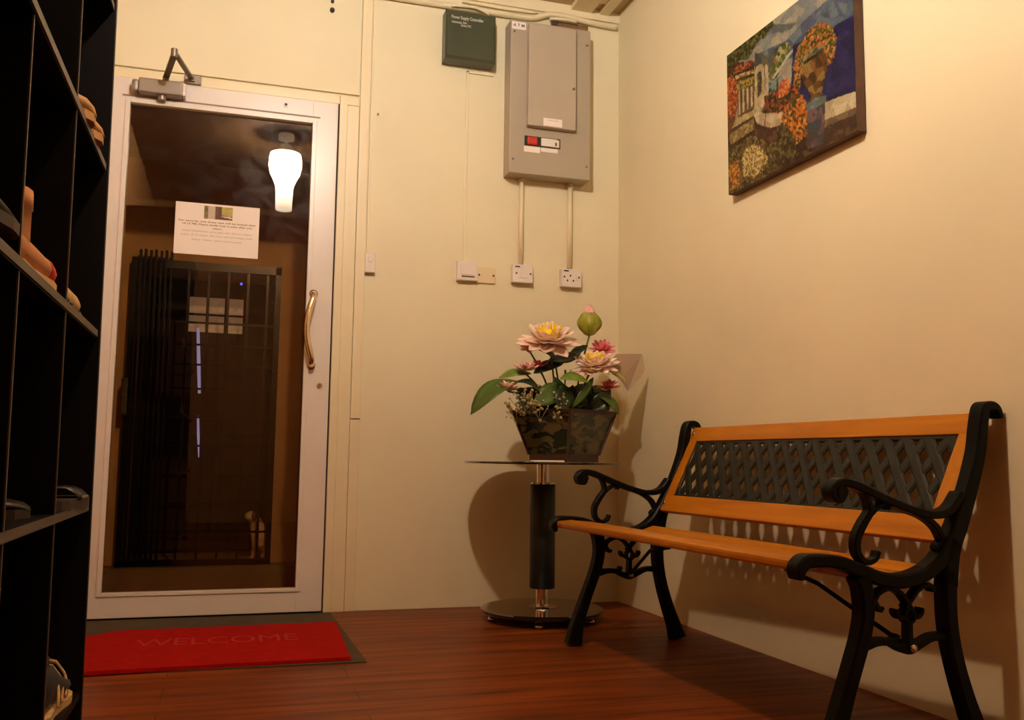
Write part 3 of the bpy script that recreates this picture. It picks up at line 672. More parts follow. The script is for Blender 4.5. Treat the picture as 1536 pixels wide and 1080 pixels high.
def lotus(name, parent, cpos, R, tilt_dir, tilt, nl, mpet, mcen=None, seed=0, wid=.42, cenr=.3, spread=(10, 62), scale_in=.55, npl=9):
    rnd = random.Random(seed); M = Matrix.Translation(cpos) @ Matrix.Rotation(tilt, 4, tilt_dir)
    b = BM()
    for l in range(nl):
        el = math.radians(spread[0]+(spread[1]-spread[0])*l/max(1, nl-1)); rr = R*(1-(1-scale_in)*l/max(1, nl-1))
        for k in range(npl):
            a = 2*PI*(k+.5*(l % 2))/npl+rnd.uniform(-.12, .12); e = el+rnd.uniform(-.12, .12); r2 = rr*rnd.uniform(.9, 1.08)
            d = Vector((math.cos(a)*math.cos(e), math.sin(a)*math.cos(e), math.sin(e)))
            n = Vector((-math.cos(a)*math.sin(e), -math.sin(a)*math.sin(e), math.cos(e)))
            t = BM(); leaf(t, d*R*.06, d*r2, r2*wid, n, -.10, .35, .85); merge(b, t, 0, M)
    o = obj(name, b, mpet, parent, True)
    if mcen:
        b = BM(); t = BM(); lathe(t, [(.001, .0), (cenr*R*.5, .004), (cenr*R*.8, R*.22), (cenr*R*.55, R*.27), (.001, R*.28)], 20); merge(b, t, 0, M)
        for k in range(46):
            a = rnd.uniform(0, 2*PI); r0 = cenr*R*rnd.uniform(.5, .95); e = rnd.uniform(.9, 1.45)
            t = BM(); tube(t, [(r0*.6*math.cos(a), r0*.6*math.sin(a), R*.1), (r0*1.15*math.cos(a), r0*1.15*math.sin(a), R*rnd.uniform(.36, .46))], R*.022, 5); merge(b, t, 0, M)
        obj('stamens', b, mcen, o)
    return o
VD = Vector((.28, .96, 0))   # horizontal viewing direction
AX = Vector((1, -.3, 0)).normalized()
f1 = L(823, 510, -.40); f2 = L(893, 548, -.44)
lotus('lotus_flower', pot, f1, .125, AX, math.radians(30), 4, M_petal, M_yel, 3, .50, .40, (-4, 46), .62, 10)
lotus('lotus_flower', pot, f2, .104, Vector((.9, -.5, 0)).normalized(), math.radians(26), 4, M_petal, M_yel, 5, .52, .36, (-6, 48), .62, 9)
lotus('small_flower', pot, L(903, 524, -.33), .062, AX, math.radians(30), 3, M_petalp, None, 8, .35, spread=(5, 70), npl=12)
lotus('small_flower', pot, L(790, 556, -.42), .056, AX, math.radians(10), 3, M_petalm, None, 9, .40, spread=(25, 80), npl=9)
lotus('small_flower', pot, L(808, 549, -.36), .042, AX, math.radians(10), 3, M_petalp, None, 10, .40, spread=(15, 80), npl=9)
lotus('small_flower', pot, L(762, 585, -.45), .052, AX, math.radians(-5), 3, M_petalm, None, 11, .42, spread=(15, 80), npl=8)
lotus('small_flower', pot, L(913, 580, -.42), .050, AX, math.radians(15), 3, M_petalp, None, 12, .46, spread=(0, 60), npl=8)
lotus('small_flower', pot, L(793, 522, -.36), .040, AX, math.radians(40), 2, M_petalm, None, 13, .5, spread=(10, 60), npl=7)
# bud
bp = L(884, 503, -.36)
b = BM(); lathe(b, [(.003, -.004), (.022, .004), (.034, .020), (.038, .042), (.036, .066), (.029, .084), (.018, .096)], 24, bp)
bo = obj('lotus_bud', b, M_bud, pot, True)
b = BM()
for k in range(6):
    a = k*PI/3+.3
    leaf(b, bp+Vector((.022*math.cos(a), .022*math.sin(a), .065)), bp+Vector((.006*math.cos(a), .006*math.sin(a), .118+.006*(k % 2))), .034, Vector((-math.cos(a), -math.sin(a), .3)), -.15, .3)
obj('bud_tip', b, M_petalm, bo, True)
b = BM()
for k in range(5):
    a = k*2*PI/5-1.25
    leaf(b, bp+Vector((.012*math.cos(a), .012*math.sin(a), .002)), bp+Vector((.026*math.cos(a), .026*math.sin(a), .092)), .046, Vector((-math.cos(a), -math.sin(a), .1)), -.20, -.30)
obj('bud_sepals', b, M_bud, bo, True)
# green-yellow lower petals of second flower
b = BM(); leaf(b, L(905, 556, -.45), L(876, 553, -.50), .036, Vector((0, -.2, 1)), -.1, .4); leaf(b, L(903, 556, -.45), L(940, 574, -.50), .045, Vector((0, -.3, 1)), .12, .3)
leaf(b, L(893, 552, -.46), L(915, 562, -.50), .03); obj('outer_petals', b, M_petaly, pot, True)
# stems
base = Vector((0, 0, .17))
b = BM()
for tip, bx in ((f1, (-.03, 0)), (f1+Vector((.02, .02, -.02)), (.0, .02)), (f2, (.03, -.02)), (bp, (.04, .02)), (L(903, 522, -.33), (.05, .03)), (L(788, 560, -.42), (-.06, -.02)), (L(808, 552, -.36), (-.03, .02)), (L(762, 587, -.45), (-.08, -.03)), (L(913, 582, -.42), (.07, 0)), (L(848, 555, -.4), (0, 0)), (L(793, 524, -.36), (-.02, .02))):
    q = base+Vector((bx[0], bx[1], 0)); mid = q.lerp(tip, .5)+Vector((0, 0, .03))
    tube(b, [q, mid, tip], .0036, 7, 6)
obj('stems', b, M_stem, pot, True)
# named leaves
NV = Vector((.0, -.45, 1))
def leaf_part(m, *a, **k):
    b = BM(); leaf(b, *a, **k); return obj('leaf', b, m, pot, True)
leaf_part(M_leafm, L(778, 572, -.42), L(706, 622, -.46), .092, Vector((-.5, -.8, .9)), droop=.16, cup=.2)
leaf_part(M_leafl, L(748, 566, -.36), L(797, 560, -.38), .080, NV, droop=.20, cup=-.3)
leaf_part(M_leafd, L(806, 524, -.38), L(836, 541, -.42), .045, NV, droop=.1)
leaf_part(M_leafd, L(823, 540, -.38), L(872, 528, -.38), .070, Vector((0, -.7, 1)), droop=-.1)
leaf_part(M_leafd, L(852, 540, -.36), L(882, 518, -.36), .040, Vector((0, -.7, 1)), droop=.1)
leaf_part(M_leafd, L(800, 560, -.36), L(845, 545, -.38), .060, Vector((0, -.9, 1)), droop=.1)
leaf_part(M_leafl, L(840, 568, -.48), L(884, 574, -.48), .082, Vector((0, -.55, 1)), droop=.08, cup=.2)
leaf_part(M_leafd, L(770, 574, -.42), L(812, 590, -.46), .060, NV, droop=.2)
leaf_part(M_leafm, L(800, 608, -.46), L(846, 578, -.44), .080, Vector((.2, -1, .5)), droop=.08)
leaf_part(M_leafd, L(838, 618, -.48), L(850, 580, -.44), .080, Vector((.2, -1, .4)), droop=.1)
leaf_part(M_leafm, L(896, 592, -.42), L(928, 622, -.46), .058, Vector((.3, -.8, .8)), droop=.15)
leaf_part(M_leafm, L(890, 566, -.46), L(858, 612, -.48), .030, Vector((.3, -1, .4)), droop=.1)
rnd = random.Random(4)
for k in range(30):
    a = rnd.uniform(0, 2*PI); r0 = rnd.uniform(.02, .10); r1 = r0+rnd.uniform(.05, .10)
    z0 = .18; z1 = rnd.uniform(.19, .31)-.25*max(0, r1-.12)
    c1 = Vector((r1*math.cos(a)*1.05, r1*math.sin(a)*.8, z1))
    leaf_part(M_leafd if k % 3 else M_leafm, (r0*math.cos(a), r0*math.sin(a), z0), c1, rnd.uniform(.05, .085), Vector((-math.cos(a)*.6, -math.sin(a)*.6-.3, 1)), droop=rnd.uniform(.05, .25), cup=.2)
for k in range(46):
    px_ = rnd.uniform(770, 918); py_ = rnd.uniform(562+abs(px_-850)*.3, 618); Y_ = rnd.uniform(-.45, -.28)
    tip_ = L(px_, py_, Y_); q_ = Vector((tip_.x*.45, tip_.y*.4, .18))
    leaf_part(M_leafd if k % 4 else M_leafg, q_, tip_+Vector((0, 0, .01)), rnd.uniform(.06, .10), Vector((rnd.uniform(-.5, .5), -1, rnd.uniform(.1, .8))), droop=rnd.uniform(.05, .2), cup=.2)
# filler sprigs
for (px, py, Y, s, n) in ((782, 603, -.50, .045, 40), (795, 600, -.50, .035, 26), (772, 616, -.50, .03, 18), (838, 617, -.50, .03, 20), (806, 612, -.50, .04, 24), (842, 598, -.48, .03, 14)):
    c = L(px, py, Y); b = BM()
    for k in range(n):
        v = Vector((rnd.gauss(0, 1), rnd.gauss(0, .6), rnd.gauss(0, .9)))*s*.6
        bmesh.ops.create_icosphere(b, subdivisions=1, radius=rnd.uniform(.003, .0065), matrix=Matrix.Translation(c+v))
        if k % 3 == 0: tube(b, [c+Vector((.02, .03, -.05)), c+v], .0012, 4)
    obj('filler_sprig', b, M_fill if n != 46 else [M_fill], pot)
# greeting card tucked at the right
t = thing('gift_card', 'folded white card hanging open at the right side of the flower arrangement', 'card', (0, 0, 0))
tl, tr, bl = at(907, 552, -.42), at(963, 531, -.36), at(941, 588, -.42)
tr2, br2 = at(967, 553, -.30), at(942, 587, -.42)
def sheet(name, q, m, parent, th=.0012):
    n = (q[1]-q[0]).cross(q[2]-q[0]).normalized()*th; b = BM(); ring_loft(b, [[Vector(p) for p in q], [Vector(p)-n for p in q]]); return obj(name, b, m, parent)
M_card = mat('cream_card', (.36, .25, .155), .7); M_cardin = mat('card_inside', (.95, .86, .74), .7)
a0, a1, a2, a3 = at(921, 530, -.40), at(963, 531, -.40), at(942, 587, -.43), at(925, 556, -.42)
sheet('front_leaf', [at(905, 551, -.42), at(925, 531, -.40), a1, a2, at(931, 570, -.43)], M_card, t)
sheet('back_leaf', [a1, at(967, 552, -.33), at(965, 560, -.34), a2], M_cardin, t)

# ------------------------------------------------------------------ garden bench
BX = math.radians(3.5)
bench = thing('garden_bench', 'orange wooden garden bench with black cast iron ends and lattice back against the right wall', 'bench', (-.10, -.82, 0), BX)
# local coords: world (x, y) before turning, pivot at (-.10, -.82)
def BP(pts): return [(x+.10, z) for x, z in pts]
FARY, NEARY = -.84+.82, -2.10+.82      # near faces (towards the camera)
post = [(-.050, .715), (-.058, .735), (-.075, .742), (-.094, .734), (-.104, .694), (-.116, .632), (-.148, .545), (-.178, .480), (-.205, .422), (-.214, .345)]
postw = [.010, .016, .020, .024, .028, .030, .034, .042, .044, .036]
rleg = [(-.210, .380), (-.216, .345), (-.216, .268), (-.203, .192), (-.180, .116), (-.155, .050), (-.140, .004)]
rlegw = [.036, .036, .034, .033, .036, .044, .058]
fleg = [(-.455, .375), (-.444, .350), (-.440, .302), (-.450, .253), (-.470, .200), (-.494, .140), (-.519, .070), (-.532, .004)]
flegw = [.036, .036, .034, .033, .032, .033, .040, .054]
rail = [(-.606, .372), (-.606, .392), (-.590, .407), (-.560, .409), (-.510, .405), (-.459, .388), (-.407, .369), (-.346, .361), (-.283, .374), (-.234, .404), (-.200, .445)]
railw = [.012, .026, .028, .026, .026, .028, .030, .030, .030, .034, .040]
arm = [(-.492, .540), (-.500, .533), (-.513, .536), (-.518, .550), (-.508, .563), (-.490, .568), (-.462, .563), (-.423, .549), (-.370, .529), (-.308, .509), (-.254, .499), (-.206, .508), (-.172, .545)]
armw = [.010, .014, .018, .020, .020, .019, .019, .018, .017, .017, .017, .018, .016]
for Y0, nm in ((FARY, 'far'), (NEARY, 'near')):
    y0, y1 = Y0, Y0+.040; ym0, ym1 = Y0+.008, Y0+.032
    b = BM()
    strap(b, BP(post), postw, y0, y1, 8); strap(b, BP(rail), railw, y0, y1, 8)
    fr = obj('side_frame', b, M_iron, bench)
    b = BM(); strap(b, BP(arm), armw, y0+.002, y1-.002, 8); tube(b, [Vector((-.500+.10, y0, .548)), Vector((-.500+.10, y1, .548))], .013, 16)
    ar = obj('armrest', b, M_iron, fr)
    b = BM()
    strap(b, BP([(-.436, .552), (-.424, .530), (-.420, .507), (-.438, .482), (-.456, .451), (-.455, .420), (-.434, .402), (-.410, .408), (-.402, .424)]), [.010, .012, .014, .017, .017, .015, .012, .009, .008], ym0, ym1, 6)
    strap(b, BP([(-.420, .500), (-.400, .516), (-.377, .523), (-.350, .519), (-.325, .512)]), [.008, .009, .010, .010, .008], ym0, ym1, 6)
    strap(b, BP([(-.330, .512), (-.277, .495), (-.243, .474), (-.226, .448), (-.222, .430)]), [.010, .012, .014, .014, .012], ym0, ym1, 6)
    strap(b, BP([(-.224, .440), (-.238, .434), (-.243, .424)]), [.012, .009, .006], ym0, ym1, 6)
    strap(b, BP([(-.372, .521), (-.372, .510)]), .008, ym0, ym1, 2, False)
    obj('arm_scroll', b, M_iron, fr)
    b = BM(); strap(b, BP(fleg), flegw, y0, y1, 8); obj('front_leg', b, M_iron, fr)
    b = BM(); strap(b, BP(rleg), rlegw, y0, y1, 8); obj('rear_leg', b, M_iron, fr)
    b = BM()
    strap(b, BP([(-.440, .233), (-.410, .238), (-.378, .236), (-.352, .224), (-.326, .219), (-.297, .228), (-.262, .240), (-.220, .238)]), [.022, .016, .016, .018, .022, .018, .016, .022], ym0, ym1, 6)
    strap(b, BP([(-.430, .300), (-.416, .325), (-.405, .338), (-.377, .347), (-.350, .338), (-.334, .322), (-.320, .303)]), [.010, .011, .010, .010, .010, .009, .009], ym0, ym1, 6)
    strap(b, BP([(-.416, .320), (-.404, .303), (-.396, .308)]), [.010, .010, .006], ym0, ym1, 6)
    strap(b, BP([(-.334, .305), (-.318, .322), (-.300, .340), (-.278, .350), (-.262, .346), (-.258, .336)]), [.009, .009, .009, .010, .010, .008], ym0, ym1, 6)
    ring = [(-.325+.013*math.cos(a), .288+.015*math.sin(a)) for a in [2*PI*k/14 for k in range(15)]]
    strap(b, BP(ring), .006, ym0, ym1, 1, False)
    strap(b, BP([(-.325, .274), (-.326, .250), (-.326, .224)]), [.012, .014, .018], ym0, ym1, 4)
    for s in (-1, 1): strap(b, BP([(-.325+s*.011, .283), (-.325+s*.026, .286), (-.325+s*.034, .296), (-.325+s*.032, .302)]), [.008, .009, .009, .006], ym0, ym1, 5)
    strap(b, BP([(-.384, .238), (-.366, .240), (-.358, .250)]), [.008, .010, .008], ym0, ym1, 5)
    obj('scroll_bracket', b, M_iron, fr)
    b = BM(); tube(b, [(-.226, ym0-.008, .222), (-.226, ym0+.002, .222)], .008, 12); obj('bolt', b, M_bolt, fr, True)
# seat slats between the ends
YA_, YB_ = NEARY+.040, FARY
slat = [(-.572, .400, .060, 4), (-.508, .397, .056, -4), (-.447, .385, .056, -14), (-.386, .368, .056, -14), (-.322, .362, .056, 2), (-.262, .372, .052, 18)]
for k, (x, z, w, a) in enumerate(slat):
    b = BM(); M = Matrix.Translation((x+.10, 0, z-.002)) @ Matrix.Rotation(math.radians(-a), 4, 'Y')
    box(b, -w/2, w/2, YA_-.012, YB_+.012, -.011, .011, .007 if k == 0 else .004, 0, M)
    obj('seat_slat', b, M_bench, bench)
# backrest in its own leaning plane
def bk(z, off=0):   # x on the front face of the backrest at height z
    return -.190+(z-.493)*.50+.10+off
def backbar(bm, ya, yb, z0, z1, th=.022, bev=.003):
    n = Vector((-1, 0, .5)).normalized()
    a = Vector((bk(z0), 0, z0)); c = Vector((bk(z1), 0, z1)); t = BM()
    M = Matrix.Identity(4)
    ln = (c-a).length; box(t, 0, th, ya, yb, 0, ln, bev)
    dz = (c-a).normalized(); dx = Vector((dz.z, 0, -dz.x)); M = Matrix(((dx.x, 0, dz.x, a.x), (0, 1, 0, 0), (dx.z, 0, dz.z, a.z), (0, 0, 0, 1)))
    merge(bm, t, 0, M)
b = BM(); backbar(b, YA_-.010, YB_+.010, .679, .728); obj('top_rail', b, M_bench, bench)
b = BM(); backbar(b, YA_-.010, YB_+.010, .440, .493); obj('lower_rail', b, M_bench, bench)
for ya in (YA_-.002, YB_-.042):
    b = BM(); backbar(b, ya, ya+.044, .491, .681, .020); obj('side_stile', b, M_stile, bench)
# lattice
LA, LB = YA_+.042, YB_-.042; S0, S1 = 0, .209; PER, SP = .0695, .052
b = BM(); per = PER
dzv = Vector((bk(.679)-bk(.493), 0, .186)); ln = dzv.length; dzv.normalize(); dxv = Vector((dzv.z, 0, -dzv.x))
org = Vector((bk(.493), 0, .493))
def LP(y, s, o): return org+dzv*s+dxv*o+Vector((0, y, 0))
def lat(bm, ya, sa, yb, sb, w, o0, o1):
    dy, ds = yb-ya, sb-sa; l = math.hypot(dy, ds); ny, ns = -ds/l*w/2, dy/l*w/2
    q = [(ya+ny, sa+ns), (yb+ny, sb+ns), (yb-ny, sb-ns), (ya-ny, sa-ns)]
    c = [(ya+ny*.55, sa+ns*.55), (yb+ny*.55, sb+ns*.55), (yb-ny*.55, sb-ns*.55), (ya-ny*.55, sa-ns*.55)]
    ring_loft(bm, [[LP(y, s, o1) for y, s in q], [LP(y, s, o0+.003) for y, s in q], [LP(y, s, o0) for y, s in c]])
sl = 2*PER/ln   # dy/ds so that two periods fit the height
y = LA-2*PER
def clip(y0, dirn):
    s0, s1 = 0, ln; f = lambda s: y0+dirn*s*PER/(ln/2)+.030*s/ln
    pts = [(f(s), s) for s in (0, ln)]
    (ya, sa), (yb, sb) = pts
    for lo, hi in ((LA, LB),):
        def cut(p, q, lim, sign):
            if (p[0]-lim)*sign >= 0: return p
            if (q[0]-lim)*sign < 0: return None
            t = (lim-p[0])/(q[0]-p[0]); return (lim, p[1]+(q[1]-p[1])*t)
        for lim, sg in ((lo, 1), (hi, -1)):
            p2 = cut((ya, sa), (yb, sb), lim, sg); q2 = cut((yb, sb), (ya, sa), lim, sg)
            if p2 is None or q2 is None: return None
            (ya, sa), (yb, sb) = p2, q2
    if abs(sb-sa) < .01: return None
    return ya, sa, yb, sb
k = -3
while LA+k*PER < LB+3*PER:
    for dn, o in ((1, .0045), (-1, .0055)):
        c = clip(LA+k*PER, dn)
        if c: lat(b, *c, .031, o, o+.006)
    k += 1
for s in (.004, ln-.004): lat(b, LA, s, LB, s, .012, .005, .014)
for yy in (LA+.004, LB-.004): lat(b, yy, 0, yy, ln, .012, .005, .014)
obj('lattice_panel', b, M_lattice, bench)
# brace rods
for Y0, ymid in ((FARY+.01, -.40), (NEARY+.03, -.95)):
    b = BM(); tube(b, [(-.226, Y0, .226), (-.29, (Y0*.35+ymid*.65), .330), (-.30, ymid, .352)], .0055, 8); obj('brace_rod', b, M_iron, bench, True)
# bolts of the backrest
for yy in (YA_-.0+.010, YB_-.012):
    for z in (.704, .465):
        b = BM(); p = Vector((bk(z), yy, z)); tube(b, [p+Vector((.002, 0, 0)), p+Vector((-.004, 0, .002))], .005, 12); obj('bolt', b, M_bolt, bench, True)

# ------------------------------------------------------------------ shoe rack
RX0, RX1 = -2.225, -1.925; RYE = -1.645
rack = thing('shoe_rack', 'tall black open shoe rack with grey-edged shelves along the left wall', 'shoe rack', (-2.0635, -2.6, 0))
rack.rotation_euler = (0, math.radians(-.6), 0)
def rb(name, x0, x1, y0, y1, z0, z1, m=M_rack, bev=0):
    b = BM(); box(b, x0+2.075, x1+2.075, y0+2.6, y1+2.6, z0, z1, bev); return obj(name, b, m, rack)
SHZ = [.120, .502, .868, 1.233, 1.598, 1.962]
RY0 = -3.55
rb('back_panel', RX0-.012, RX0, RY0, RYE+.022, .02, 1.97)
rb('end_panel', RX0, RX1+.004, RYE+.004, RYE+.022, .02, 1.975)
for z in SHZ:
    rb('shelf', RX0, RX1-.003, RY0, RYE+.004, z-.016, z)
    rb('shelf_edge', RX1-.003, RX1, RY0, RYE+.003, z-.014, z, M_rackedge if z > .2 else M_rack)
for y in (-2.010, -2.385, -2.76, -3.135):
    for za, zb in zip(SHZ[:-1], SHZ[1:]):
        rb('divider', RX0, RX1-.006, y-.003, y+.003, za, zb-.016)
        rb('divider_edge', RX1-.006, RX1-.004, y-.003, y+.003, za, zb-.016, M_rackedge)
b = BM()
for y in (RYE+.012, -2.6, RY0+.03):
    for x in (RX0+.03, RX1-.02): lathe(b, [(.016, 0), (.018, .022)], 16, (x+2.075, y+2.6, 0))
obj('feet', b, M_sleeve, rack)
b = BM(); lathe(b, [(.001, .0), (.014, 0), (.017, .010), (.015, .030), (.001, .032)], 18, (RX1+2.075+.002, RYE+2.6+.030, .0)); obj('corner_foot', b, mat('brown_foot', (.05, .03, .015), .6), rack, True)

def foot_sections(Ln, W, H, toe=.5, shaft=0):
    if shaft: prof = [(0, .40, .70), (.03, .70, .90), (.10, .82, 1.0), (.25, .84, 1.0), (.40, .86, 1.0), (.55, .92, .95), (.70, 1.0, .88), (.84, .98, .80), (.93, .82, .70), (.98, .55, .52), (1.0, .2, .3)]
    """rings of a shoe: x runs from heel (0) to toe (Ln)"""
    secs = []
    if not shaft: prof = [(0, .30, .55), (.03, .62, .80), (.10, .78, .98), (.25, .80, 1.0), (.40, .82, .90), (.55, .92, .66), (.70, 1.0, .52), (.84, .96, .44), (.94, .74, .36), (.985, .42, .26), (1.0, .12, .16)]
    for t, w, h in prof:
        hh = H*h; ww = W/2*w; n = 14; r = []
        for k in range(n):
            a = 2*PI*k/n; cx, cz = math.cos(a), math.sin(a)
            r.append(Vector((Ln*t, ww*math.copysign(abs(cx)**.7, cx), .014+(hh-.014)*(.5+.5*math.copysign(abs(cz)**.8, cz)))))
        secs.append(r)
    return secs
def sole_mesh(bm, Ln, W, th=.016):
    n = 24; poly = []
    prof = [(0, .30), (.03, .60), (.12, .80), (.35, .76), (.55, .88), (.72, 1.02), (.86, .96), (.95, .74), (1.0, .2)]
    for t, w in prof: poly.append((Ln*t-.002, W/2*w+.003))
    for t, w in prof[::-1]: poly.append((Ln*t-.002, -W/2*w-.003))
    ring_loft(bm, [[Vector((x, y, 0)) for x, y in poly], [Vector((x, y, th)) for x, y in poly]])
def make_shoe(name, label, cat, loc, rz, Ln, W, H, mu, ms, group=None, shaft=0, extra=None, msh=None):
    t = thing(name, label, cat, loc, rz, group)
    b = BM(); sole_mesh(b, Ln, W); obj('sole', b, ms, t)
    b = BM(); ring_loft(b, foot_sections(Ln, W, H, .5, shaft)); obj('upper', b, mu, t, True)
    if shaft:
        b = BM(); n = 16
        ring_loft(b, [[Vector((Ln*.22+rx*math.cos(2*PI*k/n), ry*math.sin(2*PI*k/n), z)) for k in range(n)] for z, rx, ry in ((H*.4, Ln*.19, W*.40), (H*.98, Ln*.175, W*.40), (shaft*.78, Ln*.165, W*.40), (shaft*.79, Ln*.18, W*.42), (shaft, Ln*.17, W*.41))])
        obj('shaft', b, msh or mu, t, True)
    else:
        b = BM(); n = 16
        ring_loft(b, [[Vector((Ln*.22+Ln*.17*s*math.cos(2*PI*k/n), W*.28*s*math.sin(2*PI*k/n), H*1.0+dz)) for k in range(n)] for s, dz in ((1.08, -.012), (1.1, .002), (.9, .003), (.86, -.004))])
        obj('opening', b, M_socketdark, t, True)
    if extra: extra(t, Ln, W, H)
    return t
M_tanl = mat('tan_suede', (.36, .20, .07), .7, var=.2, vscale=25)
M_boot = mat('tan_boot_leather', (.42, .17, .05), .6, var=.2, vscale=20)
M_canv = mat('pale_canvas', (.50, .34, .16), .8, var=.25, vscale=40)
M_dark = mat('dark_leather', (.015, .012, .014), .4)
M_bsole = mat('dark_rubber', (.03, .02, .014), .6)
M_navy = mat('navy_mesh', (.02, .025, .03), .6)
M_redtoe = mat('red_toe_cap', (.45, .02, .02), .5)
def toe_cap(m, t0=.72):
    def f(t, Ln, W, H):
        b = BM(); S = foot_sections(Ln*1.01, W*1.04, H*1.04, .5, 1)
        ring_loft(b, S[6:]); obj('toe_cap', b, m, t, True)
    return f
def stripes(m, n=3):
    def f(t, Ln, W, H):
        for k in range(n):
            x = Ln*(.30+.16*k); b = BM()
            for s in (-1, 1): tube(b, [(x, s*W*.47, .02), (x+.03, s*W*.40, H*.48), (x+.045, s*W*.2, H*.70)], .003, 6, 4)
            tube(b, [(x+.045, -W*.2, H*.70), (x+.048, 0, H*.74), (x+.045, W*.2, H*.70)], .004, 6)
            obj('stripe', b, m, t, True)
    return f
def laces(t, Ln, W, H):
    b = BM()
    for k in range(4): tube(b, [(Ln*(.42+.06*k), -W*.18, H*(.88-.10*k)), (Ln*(.43+.06*k), 0, H*(.95-.10*k)), (Ln*(.44+.06*k), W*.18, H*(.88-.10*k))], .0025, 6, 3)
    obj('laces', b, M_canv, t, True)
ZS = {n: z for n, z in zip('abcdef', SHZ)}
# toe points out (+x); heel x = front - length
def put(fx, y, z, Ln): return (fx-Ln, y, z)
H90 = PI/2
G1 = 'tan loafers on the top visible shelf'
make_shoe('loafer', 'tan suede loafer on the top visible shelf of the rack, the farther from the door', 'shoe', put(-1.914, -1.905, 1.233, .25), 0, .25, .09, .12, M_tanl, M_tanl, G1)
make_shoe('loafer', 'tan suede loafer on the top visible shelf of the rack, nearest the door', 'shoe', put(-1.914, -1.790, 1.233, .25), 0, .25, .09, .115, M_tanl, M_tanl, G1)
make_shoe('boot', 'tan ankle boot with a red toe on the second visible shelf', 'boot', (-1.972, -2.345, .868), H90, .285, .085, .062, M_boot, M_canv, None, .125, toe_cap(M_redtoe))
b = BM(); box(b, -2.21, -1.945, -2.480, -2.395, .868, .891, .005)
tag(obj('shoe_box', b, M_dark), 'low black box under the dark shoe at the left picture edge', 'box')
make_shoe('shoe', 'dark shoe poking out at the left picture edge above the second shelf', 'shoe', (-1.975, -2.66, .891), H90-.05, .27, .085, .06, M_bsole, M_bsole)
make_shoe('canvas_shoe', 'pale canvas shoe with dark stripes on the second visible shelf nearest the door', 'shoe', (-1.978, -1.995, .868), H90, .26, .08, .060, M_canv, M_bsole, None, .105, stripes(M_ink, 2), M_ink)
make_shoe('shoe', 'black leather shoe on the third shelf, the one farther from the door', 'shoe', put(-1.945, -2.30, .502, .26), 0, .26, .09, .075, M_dark, M_bsole)
make_shoe('shoe', 'black leather shoe on the third shelf, the one beside the slipper', 'shoe', put(-1.945, -2.10, .502, .26), 0, .26, .09, .075, M_dark, M_bsole)
t = thing('slipper', 'flat dark slipper with a pale buckle at the end of the third shelf', 'slipper', (-1.955, -1.93, .502), H90)
b = BM(); sole_mesh(b, .27, .085, .020); obj('sole', b, M_bsole, t)
b = BM()
ring_loft(b, [[Vector((x, .041*math.cos(a), .016+.026*math.sin(a))) for a in [PI*k/8 for k in range(9)]]+[Vector((x, .037*math.cos(a), .016+.022*math.sin(a))) for a in [PI*k/8 for k in range(8, -1, -1)]] for x in (.12, .19, .225)])
st = obj('strap', b, M_dark, t, True)
b = BM(); box(b, .13, .20, -.046, -.041, .018, .024, .002); obj('buckle', b, M_closer, st)
make_shoe('sneaker', 'navy sneaker with tan stripes on the bottom shelf of the rack', 'sneaker', (-1.972, -1.912, .120), H90, .255, .10, .110, M_navy, M_canv, None, 0, lambda t, a, b_, c: (stripes(M_canv, 3)(t, a, b_, c), laces(t, a, b_, c)))

# ------------------------------------------------------------------ pendant lamp (seen mirrored in the door glass)
LX, LY = -1.385, -2.15
lamp = thing('pendant_lamp', 'white frosted glass lamp, seen only as a bright reflection in the door glass', 'lamp', (LX, LY, 2.16))
M_shade = bpy.data.materials.new('frosted_shade'); M_shade.use_nodes = True; nt = M_shade.node_tree
nt.nodes.remove(nt.nodes['Principled BSDF'])
em = nt.nodes.new('ShaderNodeEmission'); em.inputs['Color'].default_value = (1, .90, .76, 1); em.inputs['Strength'].default_value = 110
tr = nt.nodes.new('ShaderNodeBsdfTransparent'); mx = nt.nodes.new('ShaderNodeMixShader'); mx.inputs[0].default_value = .40
gc = nt.nodes.new('ShaderNodeTexCoord'); gs = nt.nodes.new('ShaderNodeSeparateXYZ'); gm = nt.nodes.new('ShaderNodeMapRange'); gr = nt.nodes.new('ShaderNodeValToRGB')
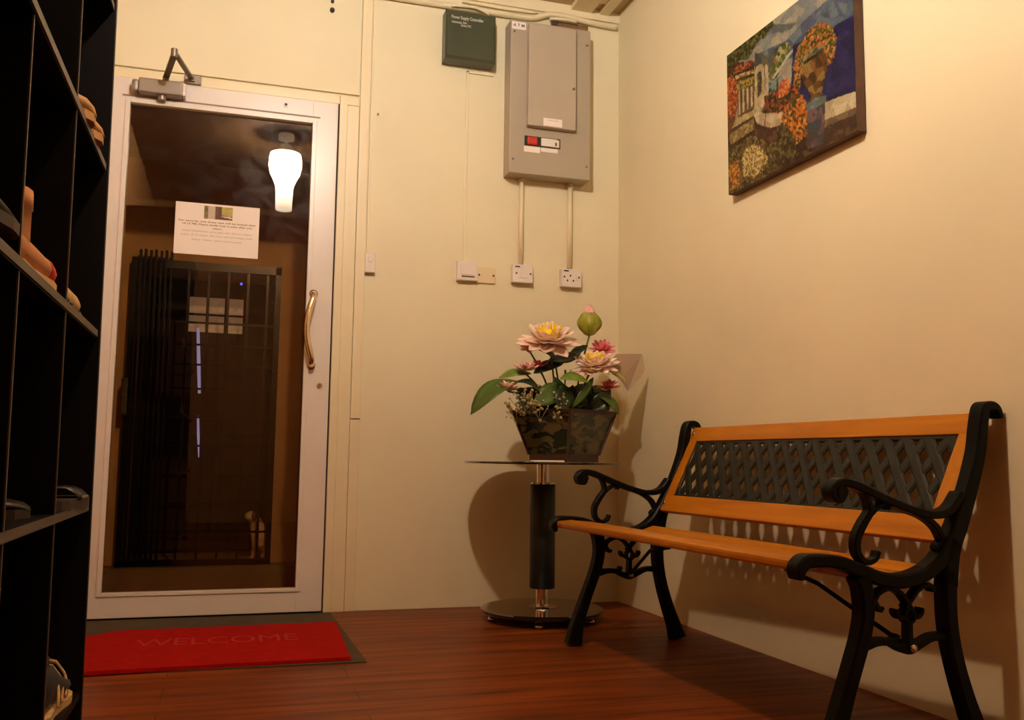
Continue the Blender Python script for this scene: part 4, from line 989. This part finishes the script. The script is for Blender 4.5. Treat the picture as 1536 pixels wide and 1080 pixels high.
nt.links.new(gc.outputs['Object'], gs.inputs[0]); nt.links.new(gs.outputs['Z'], gm.inputs[0]); gm.inputs[1].default_value = .14; gm.inputs[2].default_value = .29
nt.links.new(gm.outputs[0], gr.inputs[0]); gr.color_ramp.elements[0].color = (.66, .34, .13, 1); gr.color_ramp.elements[1].color = (1, 1, 1, 1)   # added amber tint low on the shade, dimming and warming light cast downward
nt.links.new(gr.outputs[0], tr.inputs['Color'])
gm2 = nt.nodes.new('ShaderNodeMapRange'); nt.links.new(gs.outputs['Z'], gm2.inputs[0]); gm2.inputs[1].default_value = .0; gm2.inputs[2].default_value = .16; gm2.inputs[3].default_value = 22; gm2.inputs[4].default_value = 110
nt.links.new(gm2.outputs[0], em.inputs['Strength'])
nt.links.new(tr.outputs[0], mx.inputs[1]); nt.links.new(em.outputs[0], mx.inputs[2]); nt.links.new(mx.outputs[0], nt.nodes['Material Output'].inputs['Surface'])
b = BM(); lathe(b, [(.050, 0), (.052, .01), (.052, .06), (.056, .15), (.072, .19), (.094, .235), (.104, .285), (.102, .33), (.096, .365)], 40, cap=False); obj('lamp_shade', b, M_shade, lamp, True)
b = BM(); lathe(b, [(.098, .366), (.06, .37), (.045, .40), (.030, .425), (.001, .43)], 40); lathe(b, [(.010, .42), (.010, .455), (.05, .46), (.05, .495), (.001, .495)], 24); obj('lamp_holder', b, mat('lamp_cap', (.8, .7, .55), .4, emit=(1, .75, .5), es=1.5), lamp, True)
ld = bpy.data.lights.new('bulb', 'POINT'); ld.energy = 160; ld.color = (1, .965, .90); ld.shadow_soft_size = .035
lo = bpy.data.objects.new('bulb', ld); COL.objects.link(lo); lo.parent = lamp; lo.location = (0, 0, .27)

# ------------------------------------------------------------------ world & view
w = bpy.data.worlds.new('world'); bpy.context.scene.world = w; w.use_nodes = True
w.node_tree.nodes['Background'].inputs[0].default_value = (.02, .015, .012, 1); w.node_tree.nodes['Background'].inputs[1].default_value = .2
vs = bpy.context.scene.view_settings; vs.view_transform = 'Standard'; vs.look = 'None'; vs.gamma = 1; vs.use_curve_mapping = False; vs.exposure = 0
